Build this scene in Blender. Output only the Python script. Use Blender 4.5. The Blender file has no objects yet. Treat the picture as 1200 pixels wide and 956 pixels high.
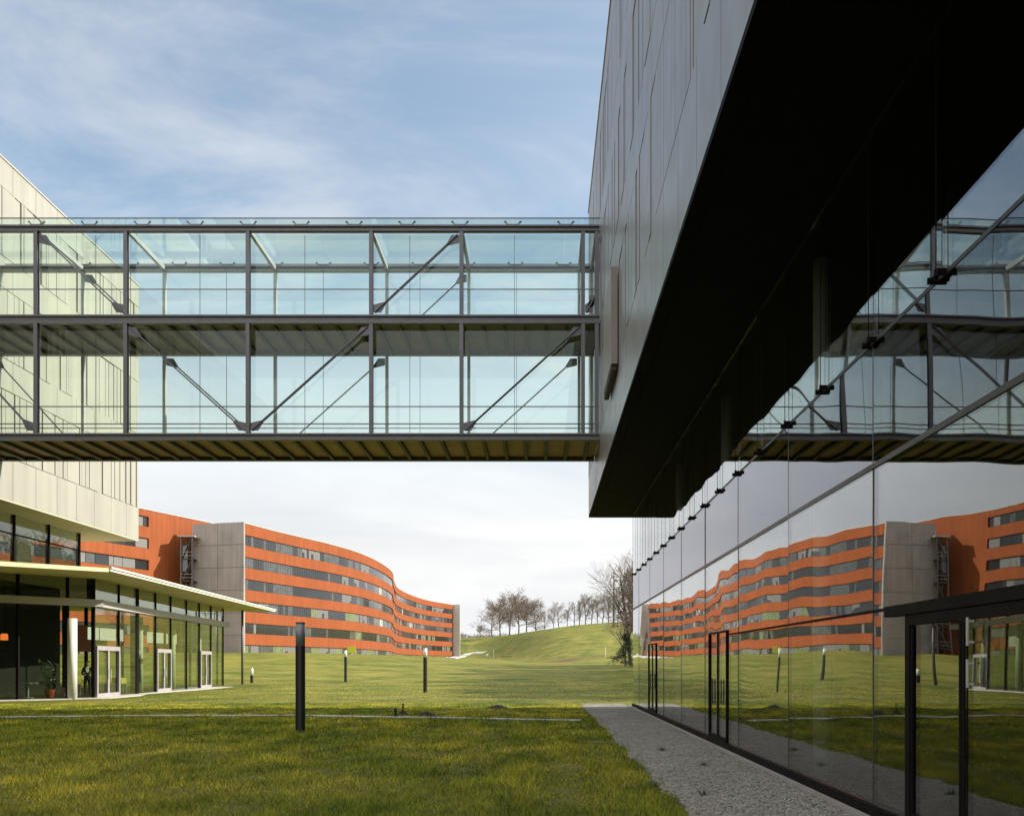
import bpy, math, random
import numpy as np
from mathutils import Vector, noise

# ------------------------------------------------------------------ scene, camera, light
sc = bpy.context.scene
COL = sc.collection
F = 1050.0          # focal length in photo pixels (1200 wide)
E = 1.65            # eye height
cam_d = bpy.data.cameras.new("camera")
cam_d.sensor_fit = 'HORIZONTAL'
cam_d.sensor_width = 36.0
cam_d.lens = 36.0 * F / 1200.0
cam_d.shift_x = -34.0 / 1200.0
cam_d.shift_y = 300.0 / 1200.0
cam_d.clip_start = 0.1
cam_d.clip_end = 6000
cam = bpy.data.objects.new("camera", cam_d)
cam.location = (0, 0, E)
cam.rotation_euler = (math.radians(90), 0, 0)
COL.objects.link(cam)
sc.camera = cam

SUN_EL = math.radians(31)
SUN_AZ = math.radians(8)        # angle of the sun from +X towards +Y
w = bpy.data.worlds.new("World")
sc.world = w
w.use_nodes = True
nt = w.node_tree
nt.nodes.clear()
def wn(t, **kw):
    n = nt.nodes.new(t)
    for k, v in kw.items():
        setattr(n, k, v)
    return n
out = wn('ShaderNodeOutputWorld'); bg = wn('ShaderNodeBackground')
sky = wn('ShaderNodeTexSky', sky_type='NISHITA')
sky.sun_disc = False
sky.sun_elevation = SUN_EL
sky.sun_rotation = math.radians(90) - SUN_AZ
sky.air_density = 1.0; sky.dust_density = 1.2; sky.ozone_density = 1.1
bg.inputs['Strength'].default_value = 0.14
tc = wn('ShaderNodeTexCoord')
sep = wn('ShaderNodeSeparateXYZ')
nt.links.new(tc.outputs['Generated'], sep.inputs[0])
# thin cloud: project the direction on a cloud layer so streaks converge on the horizon
den = wn('ShaderNodeMath', operation='ADD'); den.inputs[1].default_value = 0.12
nt.links.new(sep.outputs['Z'], den.inputs[0])
dv = wn('ShaderNodeVectorMath', operation='DIVIDE')
cmb = wn('ShaderNodeCombineXYZ')
for i in range(3):
    nt.links.new(den.outputs[0], cmb.inputs[i])
nt.links.new(tc.outputs['Generated'], dv.inputs[0]); nt.links.new(cmb.outputs[0], dv.inputs[1])
mp = wn('ShaderNodeMapping')
mp.inputs['Rotation'].default_value = (0, 0, math.radians(-32))
mp.inputs['Scale'].default_value = (0.75, 1.7, 1)
nt.links.new(dv.outputs[0], mp.inputs[0])
nz = wn('ShaderNodeTexNoise')
nz.inputs['Scale'].default_value = 1.1; nz.inputs['Detail'].default_value = 9; nz.inputs['Roughness'].default_value = 0.62
nz.inputs['Distortion'].default_value = 0.6
nt.links.new(mp.outputs[0], nz.inputs[0])
cr = wn('ShaderNodeMapRange'); cr.interpolation_type = 'SMOOTHSTEP'
cr.inputs['From Min'].default_value = 0.36; cr.inputs['From Max'].default_value = 0.72
cr.inputs['To Min'].default_value = 0.04; cr.inputs['To Max'].default_value = 0.62
nt.links.new(nz.outputs['Fac'], cr.inputs['Value'])
hz = wn('ShaderNodeMapRange'); hz.interpolation_type = 'SMOOTHSTEP'
hz.inputs['From Min'].default_value = 0.10; hz.inputs['From Max'].default_value = 0.50
hz.inputs['To Min'].default_value = 1.0; hz.inputs['To Max'].default_value = 0.0
nt.links.new(sep.outputs['Z'], hz.inputs['Value'])
# brighter veil towards the sun's side
vs = wn('ShaderNodeMapRange')
vs.inputs['From Min'].default_value = -0.6; vs.inputs['From Max'].default_value = 0.6
vs.inputs['To Min'].default_value = 0.0; vs.inputs['To Max'].default_value = 0.30
nt.links.new(sep.outputs['X'], vs.inputs['Value'])
a1 = wn('ShaderNodeMath', operation='ADD'); nt.links.new(cr.outputs[0], a1.inputs[0]); nt.links.new(vs.outputs[0], a1.inputs[1])
mx = wn('ShaderNodeMath', operation='MAXIMUM'); mx.use_clamp = True
nt.links.new(a1.outputs[0], mx.inputs[0]); nt.links.new(hz.outputs[0], mx.inputs[1])
cl = wn('ShaderNodeMix', data_type='RGBA')
nt.links.new(mx.outputs[0], cl.inputs['Factor'])
tn = wn('ShaderNodeVectorMath', operation='MULTIPLY'); tn.inputs[1].default_value = (0.83, 0.93, 0.89)
nt.links.new(sky.outputs[0], tn.inputs[0]); nt.links.new(tn.outputs[0], cl.inputs['A'])
# unseen bright cloud added overhead and behind the camera to lift the shade; thin grey-white cloud low ahead
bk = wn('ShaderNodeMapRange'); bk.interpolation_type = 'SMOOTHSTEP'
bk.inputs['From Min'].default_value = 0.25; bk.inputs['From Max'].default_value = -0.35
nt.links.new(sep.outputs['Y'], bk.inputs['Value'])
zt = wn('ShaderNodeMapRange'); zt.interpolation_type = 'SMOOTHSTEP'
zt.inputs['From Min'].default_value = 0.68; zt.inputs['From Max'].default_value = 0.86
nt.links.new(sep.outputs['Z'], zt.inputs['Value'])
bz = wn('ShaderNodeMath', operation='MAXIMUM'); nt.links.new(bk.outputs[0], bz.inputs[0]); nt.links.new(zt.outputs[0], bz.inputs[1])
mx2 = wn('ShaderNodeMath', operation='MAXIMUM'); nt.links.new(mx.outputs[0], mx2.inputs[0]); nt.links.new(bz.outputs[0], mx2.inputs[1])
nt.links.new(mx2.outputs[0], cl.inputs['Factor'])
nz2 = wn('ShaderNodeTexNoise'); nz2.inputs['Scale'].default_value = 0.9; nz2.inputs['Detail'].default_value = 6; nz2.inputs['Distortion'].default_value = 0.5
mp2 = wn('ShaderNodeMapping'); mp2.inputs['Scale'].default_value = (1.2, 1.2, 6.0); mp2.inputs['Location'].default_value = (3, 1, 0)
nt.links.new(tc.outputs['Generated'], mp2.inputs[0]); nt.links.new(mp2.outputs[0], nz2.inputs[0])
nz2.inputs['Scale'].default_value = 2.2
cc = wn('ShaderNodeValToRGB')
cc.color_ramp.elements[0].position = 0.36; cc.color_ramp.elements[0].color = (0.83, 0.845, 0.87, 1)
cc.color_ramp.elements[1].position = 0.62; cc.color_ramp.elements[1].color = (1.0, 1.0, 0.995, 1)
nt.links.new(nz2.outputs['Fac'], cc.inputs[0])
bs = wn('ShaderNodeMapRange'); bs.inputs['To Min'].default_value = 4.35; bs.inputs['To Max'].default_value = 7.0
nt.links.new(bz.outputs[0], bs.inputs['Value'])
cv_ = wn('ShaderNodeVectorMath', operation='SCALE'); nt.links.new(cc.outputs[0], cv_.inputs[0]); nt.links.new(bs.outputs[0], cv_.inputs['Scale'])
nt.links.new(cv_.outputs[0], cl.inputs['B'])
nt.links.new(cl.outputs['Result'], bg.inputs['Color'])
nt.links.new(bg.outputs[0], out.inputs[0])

sun_d = bpy.data.lights.new("sun", 'SUN')
sun_d.energy = 4.1
sun_d.angle = math.radians(0.5)
sun_d.color = (1.0, 0.93, 0.80)
sun = bpy.data.objects.new("sun", sun_d)
sdir = Vector((math.cos(SUN_EL) * math.cos(SUN_AZ), math.cos(SUN_EL) * math.sin(SUN_AZ), math.sin(SUN_EL)))
sun.rotation_euler = sdir.to_track_quat('Z', 'Y').to_euler()
sun.location = (60, 60, 90)
COL.objects.link(sun)
sc.view_settings.view_transform = 'Standard'
sc.view_settings.look = 'None'
sc.view_settings.gamma = 1
sc.view_settings.exposure = 0.75
sc.cycles.use_denoising = True
sc.cycles.max_bounces = 10
sc.cycles.transparent_max_bounces = 40
sc.cycles.caustics_reflective = False
sc.cycles.caustics_refractive = False
sc.cycles.sample_clamp_indirect = 6

# ------------------------------------------------------------------ materials
MATS = {}
def new_mat(name):
    m = bpy.data.materials.new(name); m.use_nodes = True
    MATS[name] = m
    return m, m.node_tree, m.node_tree.nodes['Principled BSDF']

def pmat(name, col, rough=0.6, metal=0.0, spec=0.5, var=0.15, scale=2.0, bump=0.0, bscale=40.0, stretch=(1, 1, 1), streak=0.0):
    """a surface with uneven tone: two noises on the colour, one on the roughness, an optional bump"""
    m, t, b = new_mat(name)
    L = t.links.new
    co = t.nodes.new('ShaderNodeTexCoord'); mpn = t.nodes.new('ShaderNodeMapping')
    mpn.inputs['Scale'].default_value = stretch
    L(co.outputs['Object'], mpn.inputs[0])
    n1 = t.nodes.new('ShaderNodeTexNoise'); n1.inputs['Scale'].default_value = scale; n1.inputs['Detail'].default_value = 6
    L(mpn.outputs[0], n1.inputs[0])
    r = t.nodes.new('ShaderNodeMapRange')
    r.inputs['From Min'].default_value = 0.25; r.inputs['From Max'].default_value = 0.75
    r.inputs['To Min'].default_value = 1 - var; r.inputs['To Max'].default_value = 1 + var
    L(n1.outputs['Fac'], r.inputs['Value'])
    last = r.outputs[0]
    if streak:
        mp2 = t.nodes.new('ShaderNodeMapping'); mp2.inputs['Scale'].default_value = (1.6, 1.6, 0.10)
        L(co.outputs['Object'], mp2.inputs[0])
        n3 = t.nodes.new('ShaderNodeTexNoise'); n3.inputs['Scale'].default_value = 1.5; n3.inputs['Detail'].default_value = 5
        L(mp2.outputs[0], n3.inputs[0])
        r3 = t.nodes.new('ShaderNodeMapRange')
        r3.inputs['From Min'].default_value = 0.3; r3.inputs['From Max'].default_value = 0.7
        r3.inputs['To Min'].default_value = 1 - streak; r3.inputs['To Max'].default_value = 1 + streak * 0.4
        L(n3.outputs['Fac'], r3.inputs['Value'])
        mm = t.nodes.new('ShaderNodeMath'); mm.operation = 'MULTIPLY'
        L(last, mm.inputs[0]); L(r3.outputs[0], mm.inputs[1]); last = mm.outputs[0]
    mul = t.nodes.new('ShaderNodeVectorMath'); mul.operation = 'SCALE'
    mul.inputs[0].default_value = col
    L(last, mul.inputs['Scale']); L(mul.outputs[0], b.inputs['Base Color'])
    n2 = t.nodes.new('ShaderNodeTexNoise'); n2.inputs['Scale'].default_value = scale * 3; n2.inputs['Detail'].default_value = 4
    L(mpn.outputs[0], n2.inputs[0])
    r2 = t.nodes.new('ShaderNodeMapRange')
    r2.inputs['To Min'].default_value = max(0.02, rough - 0.12); r2.inputs['To Max'].default_value = min(1, rough + 0.12)
    L(n2.outputs['Fac'], r2.inputs['Value']); L(r2.outputs[0], b.inputs['Roughness'])
    b.inputs['Metallic'].default_value = metal
    b.inputs['Specular IOR Level'].default_value = spec
    if bump:
        nb = t.nodes.new('ShaderNodeTexNoise'); nb.inputs['Scale'].default_value = bscale; nb.inputs['Detail'].default_value = 6
        L(co.outputs['Object'], nb.inputs[0])
        bp = t.nodes.new('ShaderNodeBump'); bp.inputs['Strength'].default_value = bump; bp.inputs['Distance'].default_value = 0.02
        L(nb.outputs['Fac'], bp.inputs['Height']); L(bp.outputs[0], b.inputs['Normal'])
    return m

def glass_mat(name, tint, refl0, refl1, refl_tint=(1, 1, 1), wave=0.0, wscale=0.7, rough=0.0):
    """a pane: lets light through with its tint and mirrors more at grazing angles"""
    m = bpy.data.materials.new(name); m.use_nodes = True; MATS[name] = m
    t = m.node_tree; t.nodes.clear(); L = t.links.new
    o = t.nodes.new('ShaderNodeOutputMaterial'); mix = t.nodes.new('ShaderNodeMixShader')
    tr = t.nodes.new('ShaderNodeBsdfTransparent'); gl = t.nodes.new('ShaderNodeBsdfGlossy')
    tr.inputs[0].default_value = (*tint, 1); gl.inputs[0].default_value = (*refl_tint, 1); gl.inputs['Roughness'].default_value = rough
    lw = t.nodes.new('ShaderNodeLayerWeight'); lw.inputs['Blend'].default_value = 0.5
    pw = t.nodes.new('ShaderNodeMath'); pw.operation = 'POWER'; pw.inputs[1].default_value = 3.0
    L(lw.outputs['Facing'], pw.inputs[0])
    mr = t.nodes.new('ShaderNodeMapRange'); mr.inputs['To Min'].default_value = refl0; mr.inputs['To Max'].default_value = refl1
    L(pw.outputs[0], mr.inputs['Value']); L(mr.outputs[0], mix.inputs[0])
    L(tr.outputs[0], mix.inputs[1]); L(gl.outputs[0], mix.inputs[2]); L(mix.outputs[0], o.inputs[0])
    if wave:
        co = t.nodes.new('ShaderNodeTexCoord'); oi = t.nodes.new('ShaderNodeObjectInfo')
        nb = t.nodes.new('ShaderNodeTexNoise'); nb.noise_dimensions = '4D'
        nb.inputs['Scale'].default_value = wscale; nb.inputs['Detail'].default_value = 1.0; nb.inputs['Roughness'].default_value = 0.35
        mlt = t.nodes.new('ShaderNodeMath'); mlt.operation = 'MULTIPLY'; mlt.inputs[1].default_value = 37.0
        L(oi.outputs['Random'], mlt.inputs[0]); L(mlt.outputs[0], nb.inputs['W']); L(co.outputs['Object'], nb.inputs['Vector'])
        bp = t.nodes.new('ShaderNodeBump'); bp.inputs['Strength'].default_value = 1.0; bp.inputs['Distance'].default_value = wave
        L(nb.outputs['Fac'], bp.inputs['Height']); L(bp.outputs[0], gl.inputs['Normal'])
    return m

def grass_mat(name, blade=False):
    m, t, b = new_mat(name)
    L = t.links.new
    co = t.nodes.new('ShaderNodeTexCoord')
    def noise_n(scale, detail=6, rough=0.6, stretch=None):
        n = t.nodes.new('ShaderNodeTexNoise'); n.inputs['Scale'].default_value = scale
        n.inputs['Detail'].default_value = detail; n.inputs['Roughness'].default_value = rough
        if stretch:
            q = t.nodes.new('ShaderNodeMapping'); q.inputs['Scale'].default_value = stretch
            L(co.outputs['Object'], q.inputs[0]); L(q.outputs[0], n.inputs[0])
        else:
            L(co.outputs['Object'], n.inputs[0])
        return n
    def ramp(src, stops):
        r = t.nodes.new('ShaderNodeValToRGB')
        el = r.color_ramp.elements
        el[0].position, el[0].color = stops[0][0], (*stops[0][1], 1)
        el[1].position, el[1].color = stops[-1][0], (*stops[-1][1], 1)
        for p, c in stops[1:-1]:
            e = el.new(p); e.color = (*c, 1)
        L(src, r.inputs[0]); return r
    big = ramp(noise_n(0.22, 6, 0.62).outputs['Fac'], [(0.34, (0.090, 0.125, 0.024)), (0.5, (0.195, 0.192, 0.040)), (0.66, (0.265, 0.236, 0.062))])
    mid = ramp(noise_n(0.9, 7, 0.7, (1, 0.6, 1)).outputs['Fac'], [(0.34, (0.30, 0.45, 0.32)), (0.5, (1.0, 1.0, 0.9)), (0.66, (1.65, 1.52, 1.15))] if blade else [(0.28, (0.78, 0.82, 0.76)), (0.5, (1.0, 1.0, 0.95)), (0.72, (1.16, 1.12, 1.08))])
    fin = ramp(noise_n(9.0, 8, 0.75).outputs['Fac'], [(0.30, (0.45, 0.5, 0.45)), (0.55, (1.0, 1.0, 1.0)), (0.75, (1.5, 1.4, 1.2))])
    def mulc(a, c):
        n = t.nodes.new('ShaderNodeMix'); n.data_type = 'RGBA'; n.blend_type = 'MULTIPLY'; n.inputs['Factor'].default_value = 1
        L(a, n.inputs['A']); L(c, n.inputs['B']); return n.outputs['Result']
    c = mulc(big.outputs[0], mid.outputs[0])
    if not blade:
        c = mulc(c, fin.outputs[0])
        # worn earth patches on the bank at the foot of the hill
        sp = t.nodes.new('ShaderNodeSeparateXYZ'); L(co.outputs['Object'], sp.inputs[0])
        def band(axis, lo, hi, soft):
            p = t.nodes.new('ShaderNodeMapRange'); p.interpolation_type = 'SMOOTHSTEP'
            p.inputs['From Min'].default_value = lo - soft; p.inputs['From Max'].default_value = lo
            L(sp.outputs[axis], p.inputs['Value'])
            q = t.nodes.new('ShaderNodeMapRange'); q.interpolation_type = 'SMOOTHSTEP'
            q.inputs['From Min'].default_value = hi; q.inputs['From Max'].default_value = hi + soft
            q.inputs['To Min'].default_value = 1; q.inputs['To Max'].default_value = 0
            L(sp.outputs[axis], q.inputs['Value'])
            k = t.nodes.new('ShaderNodeMath'); k.operation = 'MULTIPLY'; L(p.outputs[0], k.inputs[0]); L(q.outputs[0], k.inputs[1])
            return k.outputs[0]
        en = noise_n(0.12, 6, 0.65)
        er = t.nodes.new('ShaderNodeMapRange'); er.inputs['From Min'].default_value = 0.42; er.inputs['From Max'].default_value = 0.56
        L(en.outputs['Fac'], er.inputs['Value'])
        k1 = t.nodes.new('ShaderNodeMath'); k1.operation = 'MULTIPLY'; L(band('X', -6, 24, 6), k1.inputs[0]); L(band('Y', 196, 216, 10), k1.inputs[1])
        k2 = t.nodes.new('ShaderNodeMath'); k2.operation = 'MULTIPLY'; L(k1.outputs[0], k2.inputs[0]); L(er.outputs[0], k2.inputs[1])
        em = t.nodes.new('ShaderNodeMix'); em.data_type = 'RGBA'; L(k2.outputs[0], em.inputs['Factor']); L(c, em.inputs['A'])
        em.inputs['B'].default_value = (0.13, 0.085, 0.045, 1)
        c = em.outputs['Result']
        nb = noise_n(22, 8, 0.7)
        bp = t.nodes.new('ShaderNodeBump'); bp.inputs['Strength'].default_value = 0.9; bp.inputs['Distance'].default_value = 0.05
        L(nb.outputs['Fac'], bp.inputs['Height']); L(bp.outputs[0], b.inputs['Normal'])
    else:
        at = t.nodes.new('ShaderNodeAttribute'); at.attribute_name = 'tone'
        sh = ramp(at.outputs['Fac'], [(0.0, (0.35, 0.5, 0.3)), (0.5, (1.7, 1.85, 1.2)), (0.85, (2.9, 2.75, 1.9)), (1.0, (3.2, 2.8, 2.6))])
        c = mulc(c, sh.outputs[0])
    L(c, b.inputs['Base Color'])
    b.inputs['Roughness'].default_value = 0.7
    b.inputs['Specular IOR Level'].default_value = 0.08
    if blade:
        o = t.nodes['Material Output']; tl = t.nodes.new('ShaderNodeBsdfTranslucent'); mxs = t.nodes.new('ShaderNodeMixShader'); mxs.inputs[0].default_value = 0.35
        L(c, tl.inputs[0]); L(b.outputs[0], mxs.inputs[1]); L(tl.outputs[0], mxs.inputs[2]); L(mxs.outputs[0], o.inputs[0])
    return m

def gravel_mat(name):
    m, t, b = new_mat(name); L = t.links.new
    co = t.nodes.new('ShaderNodeTexCoord')
    v = t.nodes.new('ShaderNodeTexVoronoi'); v.inputs['Scale'].default_value = 26
    L(co.outputs['Object'], v.inputs['Vector'])
    r = t.nodes.new('ShaderNodeValToRGB'); e = r.color_ramp.elements
    e[0].position = 0.0; e[0].color = (0.09, 0.085, 0.075, 1); e[1].position = 1.0; e[1].color = (0.46, 0.43, 0.38, 1)
    sx = t.nodes.new('ShaderNodeSeparateColor'); L(v.outputs['Color'], sx.inputs[0]); L(sx.outputs[0], r.inputs[0])
    n = t.nodes.new('ShaderNodeTexNoise'); n.inputs['Scale'].default_value = 0.8; n.inputs['Detail'].default_value = 6
    L(co.outputs['Object'], n.inputs[0])
    mr = t.nodes.new('ShaderNodeMapRange'); mr.inputs['From Min'].default_value = 0.3; mr.inputs['From Max'].default_value = 0.7
    mr.inputs['To Min'].default_value = 0.72; mr.inputs['To Max'].default_value = 1.15
    L(n.outputs['Fac'], mr.inputs['Value'])
    vm = t.nodes.new('ShaderNodeVectorMath'); vm.operation = 'SCALE'; L(r.outputs[0], vm.inputs[0]); L(mr.outputs[0], vm.inputs['Scale'])
    L(vm.outputs[0], b.inputs['Base Color'])
    bp = t.nodes.new('ShaderNodeBump'); bp.inputs['Strength'].default_value = 0.9; bp.inputs['Distance'].default_value = 0.03; bp.invert = True
    L(v.outputs['Distance'], bp.inputs['Height']); L(bp.outputs[0], b.inputs['Normal'])
    b.inputs['Roughness'].default_value = 0.9
    return m

grass_mat('lawn'); grass_mat('blades', True); gravel_mat('gravel')
pmat('pebble', (0.33, 0.31, 0.275), 0.9, var=0.4, scale=9)
pmat('cream_metal', (0.375, 0.366, 0.318), 0.45, spec=0.4, var=0.06, scale=0.5, streak=0.12)
pmat('cream_back', (0.20, 0.19, 0.15), 0.7, var=0.1)
pmat('grey_metal', (0.225, 0.215, 0.213), 0.34, spec=0.6, var=0.08, scale=0.6, streak=0.12)
pmat('grey_back', (0.035, 0.035, 0.038), 0.7, var=0.1)
pmat('flap_metal', (0.23, 0.205, 0.19), 0.5, var=0.08)
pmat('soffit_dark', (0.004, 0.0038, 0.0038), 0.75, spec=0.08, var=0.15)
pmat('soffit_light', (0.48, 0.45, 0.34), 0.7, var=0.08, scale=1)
pmat('soffit_tan', (0.58, 0.50, 0.30), 0.7, var=0.15, scale=0.6)
pmat('steel', (0.125, 0.123, 0.138), 0.45, metal=0.2, var=0.12, scale=3)
pmat('steel_pale', (0.42, 0.42, 0.42), 0.5, var=0.1, scale=3)
pmat('deck_panel', (0.37, 0.215, 0.125), 0.6, var=0.2, scale=1.2)
pmat('deck_grey', (0.17, 0.17, 0.19), 0.6, var=0.15, scale=1.2)
pmat('joist', (0.05, 0.042, 0.036), 0.6, var=0.2)
pmat('black_frame', (0.012, 0.010, 0.010), 0.6, spec=0.05, var=0.2)
pmat('frame_grey', (0.04, 0.04, 0.043), 0.4, var=0.15)
pmat('door_frame', (0.36, 0.33, 0.34), 0.45, var=0.1)
pmat('band_grey', (0.42, 0.40, 0.40), 0.5, var=0.07, scale=1)
pmat('fascia', (0.68, 0.66, 0.56), 0.5, var=0.05)
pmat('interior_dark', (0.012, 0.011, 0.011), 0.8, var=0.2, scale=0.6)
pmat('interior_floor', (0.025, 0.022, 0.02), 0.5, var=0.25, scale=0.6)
pmat('interior_pale', (0.62, 0.60, 0.52), 0.7, var=0.06)
pmat('interior_red', (0.38, 0.06, 0.03), 0.6, var=0.1)
pmat('plaster_white', (0.72, 0.71, 0.66), 0.6, var=0.06)
pmat('orange', (0.285, 0.070, 0.017), 0.75, spec=0.3, var=0.10, scale=0.25, streak=0.20)
pmat('concrete', (0.35, 0.315, 0.295), 0.85, var=0.16, scale=0.35, streak=0.16, bump=0.15, bscale=8)
pmat('concrete_pale', (0.50, 0.48, 0.44), 0.85, var=0.12, scale=1.5, bump=0.15, bscale=20)
pmat('coping', (0.42, 0.40, 0.37), 0.6, var=0.1)
pmat('win_frame', (0.030, 0.030, 0.033), 0.5, var=0.2)
pmat('win_dark', (0.022, 0.024, 0.026), 0.06, spec=0.9, var=0.3, scale=0.3)
pmat('win_mid', (0.075, 0.08, 0.08), 0.10, spec=0.9, var=0.4, scale=0.8)
pmat('win_blind', (0.165, 0.162, 0.162), 0.5, var=0.10, scale=0.5, stretch=(1, 1, 12))
pmat('win_white', (0.42, 0.42, 0.40), 0.4, var=0.15)
pmat('win_green', (0.16, 0.19, 0.10), 0.3, var=0.3, scale=0.6)
pmat('asphalt', (0.28, 0.27, 0.25), 0.9, var=0.15, scale=2, bump=0.2)
pmat('bark', (0.060, 0.048, 0.038), 0.9, var=0.3, scale=4, bump=0.5, bscale=20)
pmat('twig', (0.19, 0.155, 0.125), 0.9, var=0.3, scale=2)
pmat('twig_dark', (0.070, 0.055, 0.045), 0.9, var=0.3, scale=2)
pmat('dry_leaf', (0.24, 0.155, 0.085), 0.8, var=0.4, scale=1)
pmat('evergreen', (0.020, 0.032, 0.014), 0.8, var=0.5, scale=1.2)
pmat('leaf', (0.06, 0.10, 0.03), 0.5, var=0.4, scale=8)
pmat('leaf_pale', (0.40, 0.42, 0.34), 0.4, var=0.4, scale=10)
pmat('terracotta', (0.32, 0.06, 0.04), 0.7, var=0.1)
pmat('soil', (0.035, 0.024, 0.016), 1.0, var=0.4, scale=14, bump=0.8, bscale=40)
pmat('lamp_glass', (0.19, 0.195, 0.21), 0.25, spec=0.7, var=0.08)
pmat('lamp_white', (0.78, 0.78, 0.76), 0.35, var=0.05)
pmat('post_dark', (0.020, 0.018, 0.018), 0.4, var=0.3, scale=3)
pmat('signal', (0.50, 0.55, 0.02), 0.5, var=0.08)
pmat('chair_yellow', (0.55, 0.45, 0.08), 0.5, var=0.08)
pmat('suit', (0.015, 0.014, 0.018), 0.8, var=0.3)
pmat('skin', (0.42, 0.25, 0.18), 0.6, var=0.08)
pmat('shirt', (0.75, 0.75, 0.73), 0.7, var=0.05)
pmat('hair', (0.03, 0.02, 0.015), 0.6, var=0.2)
glass_mat('mirror_glass', (0.80, 0.83, 0.81), 0.08, 0.90, (0.97, 0.97, 0.98), wave=0.011, wscale=0.55)
glass_mat('mirror_glass_mid', (0.34, 0.35, 0.36), 0.12, 0.76, (0.88, 0.88, 0.93), wave=0.008, wscale=0.55)
glass_mat('bridge_glass', (0.95, 0.976, 0.955), 0.025, 0.55, (0.85, 0.95, 0.93))
glass_mat('roof_glass', (0.91, 0.97, 0.97), 0.03, 0.5, (0.85, 0.95, 0.95))
glass_mat('pav_glass', (0.80, 0.845, 0.76), 0.02, 0.75, (0.95, 1, 0.92), wave=0.003)
glass_mat('clear_glass', (0.80, 0.86, 0.82), 0.05, 0.7, wave=0.002)
m, t, b = new_mat('lamp_panel')
b.inputs['Base Color'].default_value = (0.8, 0.8, 0.7, 1)
b.inputs['Emission Color'].default_value = (1.0, 0.98, 0.84, 1); b.inputs['Emission Strength'].default_value = 0.55
m, t, b = new_mat('lamp_orange')
b.inputs['Base Color'].default_value = (0.9, 0.25, 0.05, 1)
b.inputs['Emission Color'].default_value = (1.0, 0.22, 0.05, 1); b.inputs['Emission Strength'].default_value = 0.7

# ------------------------------------------------------------------ mesh helpers
class MB:
    """collects faces of several shapes that make up ONE part"""
    def __init__(s):
        s.v = []; s.f = []; s.m = []; s.mi = 0
    def face(s, pts):
        n = len(s.v); s.v.extend([tuple(p) for p in pts]); s.f.append(tuple(range(n, n + len(pts)))); s.m.append(s.mi); return s
    def hexa(s, p):
        n = len(s.v); s.v.extend([tuple(q) for q in p])
        for q in ((0, 3, 2, 1), (4, 5, 6, 7), (0, 1, 5, 4), (1, 2, 6, 5), (2, 3, 7, 6), (3, 0, 4, 7)):
            s.f.append(tuple(n + i for i in q)); s.m.append(s.mi)
        return s
    def box(s, x0, x1, y0, y1, z0, z1):
        return s.hexa([(x0, y0, z0), (x1, y0, z0), (x1, y1, z0), (x0, y1, z0), (x0, y0, z1), (x1, y0, z1), (x1, y1, z1), (x0, y1, z1)])
    def wallbox(s, a, b_, z0, z1, t0, t1):
        """upright slab along the plan line a->b; t0..t1 measured to the right of the line"""
        ax, ay = a; bx, by = b_
        l = math.hypot(bx - ax, by - ay); nx, ny = (by - ay) / l, -(bx - ax) / l
        q = [(ax + nx * t0, ay + ny * t0), (bx + nx * t0, by + ny * t0), (bx + nx * t1, by + ny * t1), (ax + nx * t1, ay + ny * t1)]
        return s.hexa([(x, y, z0) for x, y in q] + [(x, y, z1) for x, y in q])
    def bar(s, a, b_, wx, wy=None, up=(0, 0, 1)):
        a = Vector(a); b_ = Vector(b_); wy = wx if wy is None else wy
        d = (b_ - a).normalized(); u = Vector(up)
        if abs(d.dot(u)) > 0.98: u = Vector((0, 1, 0))
        r = d.cross(u).normalized() * (wx / 2); u2 = r.cross(d).normalized() * (wy / 2)
        return s.hexa([a - r - u2, a + r - u2, a + r + u2, a - r + u2, b_ - r - u2, b_ + r - u2, b_ + r + u2, b_ - r + u2])
    def tube(s, a, b_, r0, r1=None, n=8, cap=True):
        a = Vector(a); b_ = Vector(b_); r1 = r0 if r1 is None else r1
        d = (b_ - a).normalized(); u = Vector((0, 0, 1)) if abs(d.z) < 0.95 else Vector((1, 0, 0))
        r = d.cross(u).normalized(); u2 = r.cross(d)
        k = len(s.v)
        for c, rr in ((a, r0), (b_, r1)):
            for i in range(n):
                th = 2 * math.pi * i / n
                s.v.append(tuple(c + r * (math.cos(th) * rr) + u2 * (math.sin(th) * rr)))
        for i in range(n):
            j = (i + 1) % n
            s.f.append((k + i, k + j, k + n + j, k + n + i)); s.m.append(s.mi)
        if cap:
            s.f.append(tuple(k + n - 1 - i for i in range(n))); s.m.append(s.mi)
            s.f.append(tuple(k + n + i for i in range(n))); s.m.append(s.mi)
        return s
    def prism(s, poly, z0, z1):
        """poly: plan points (x, y) or (x, y, dz), counter-clockwise"""
        n = len(s.v); c = len(poly)
        for zz in (z0, z1):
            for p in poly: s.v.append((p[0], p[1], zz + (p[2] if len(p) > 2 else 0)))
        s.f.append(tuple(n + c - 1 - i for i in range(c))); s.m.append(s.mi)
        s.f.append(tuple(n + c + i for i in range(c))); s.m.append(s.mi)
        for i in range(c):
            j = (i + 1) % c
            s.f.append((n + i, n + j, n + c + j, n + c + i)); s.m.append(s.mi)
        return s
    def lathe(s, prof, cx=0, cy=0, n=20):
        k = len(s.v)
        for r, z in prof:
            for i in range(n):
                th = 2 * math.pi * i / n
                s.v.append((cx + r * math.cos(th), cy + r * math.sin(th), z))
        for a in range(len(prof) - 1):
            for i in range(n):
                j = (i + 1) % n
                s.f.append((k + a * n + i, k + a * n + j, k + (a + 1) * n + j, k + (a + 1) * n + i)); s.m.append(s.mi)
        s.f.append(tuple(k + n - 1 - i for i in range(n))); s.m.append(s.mi)
        e = k + (len(prof) - 1) * n
        s.f.append(tuple(e + i for i in range(n))); s.m.append(s.mi)
        return s

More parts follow.
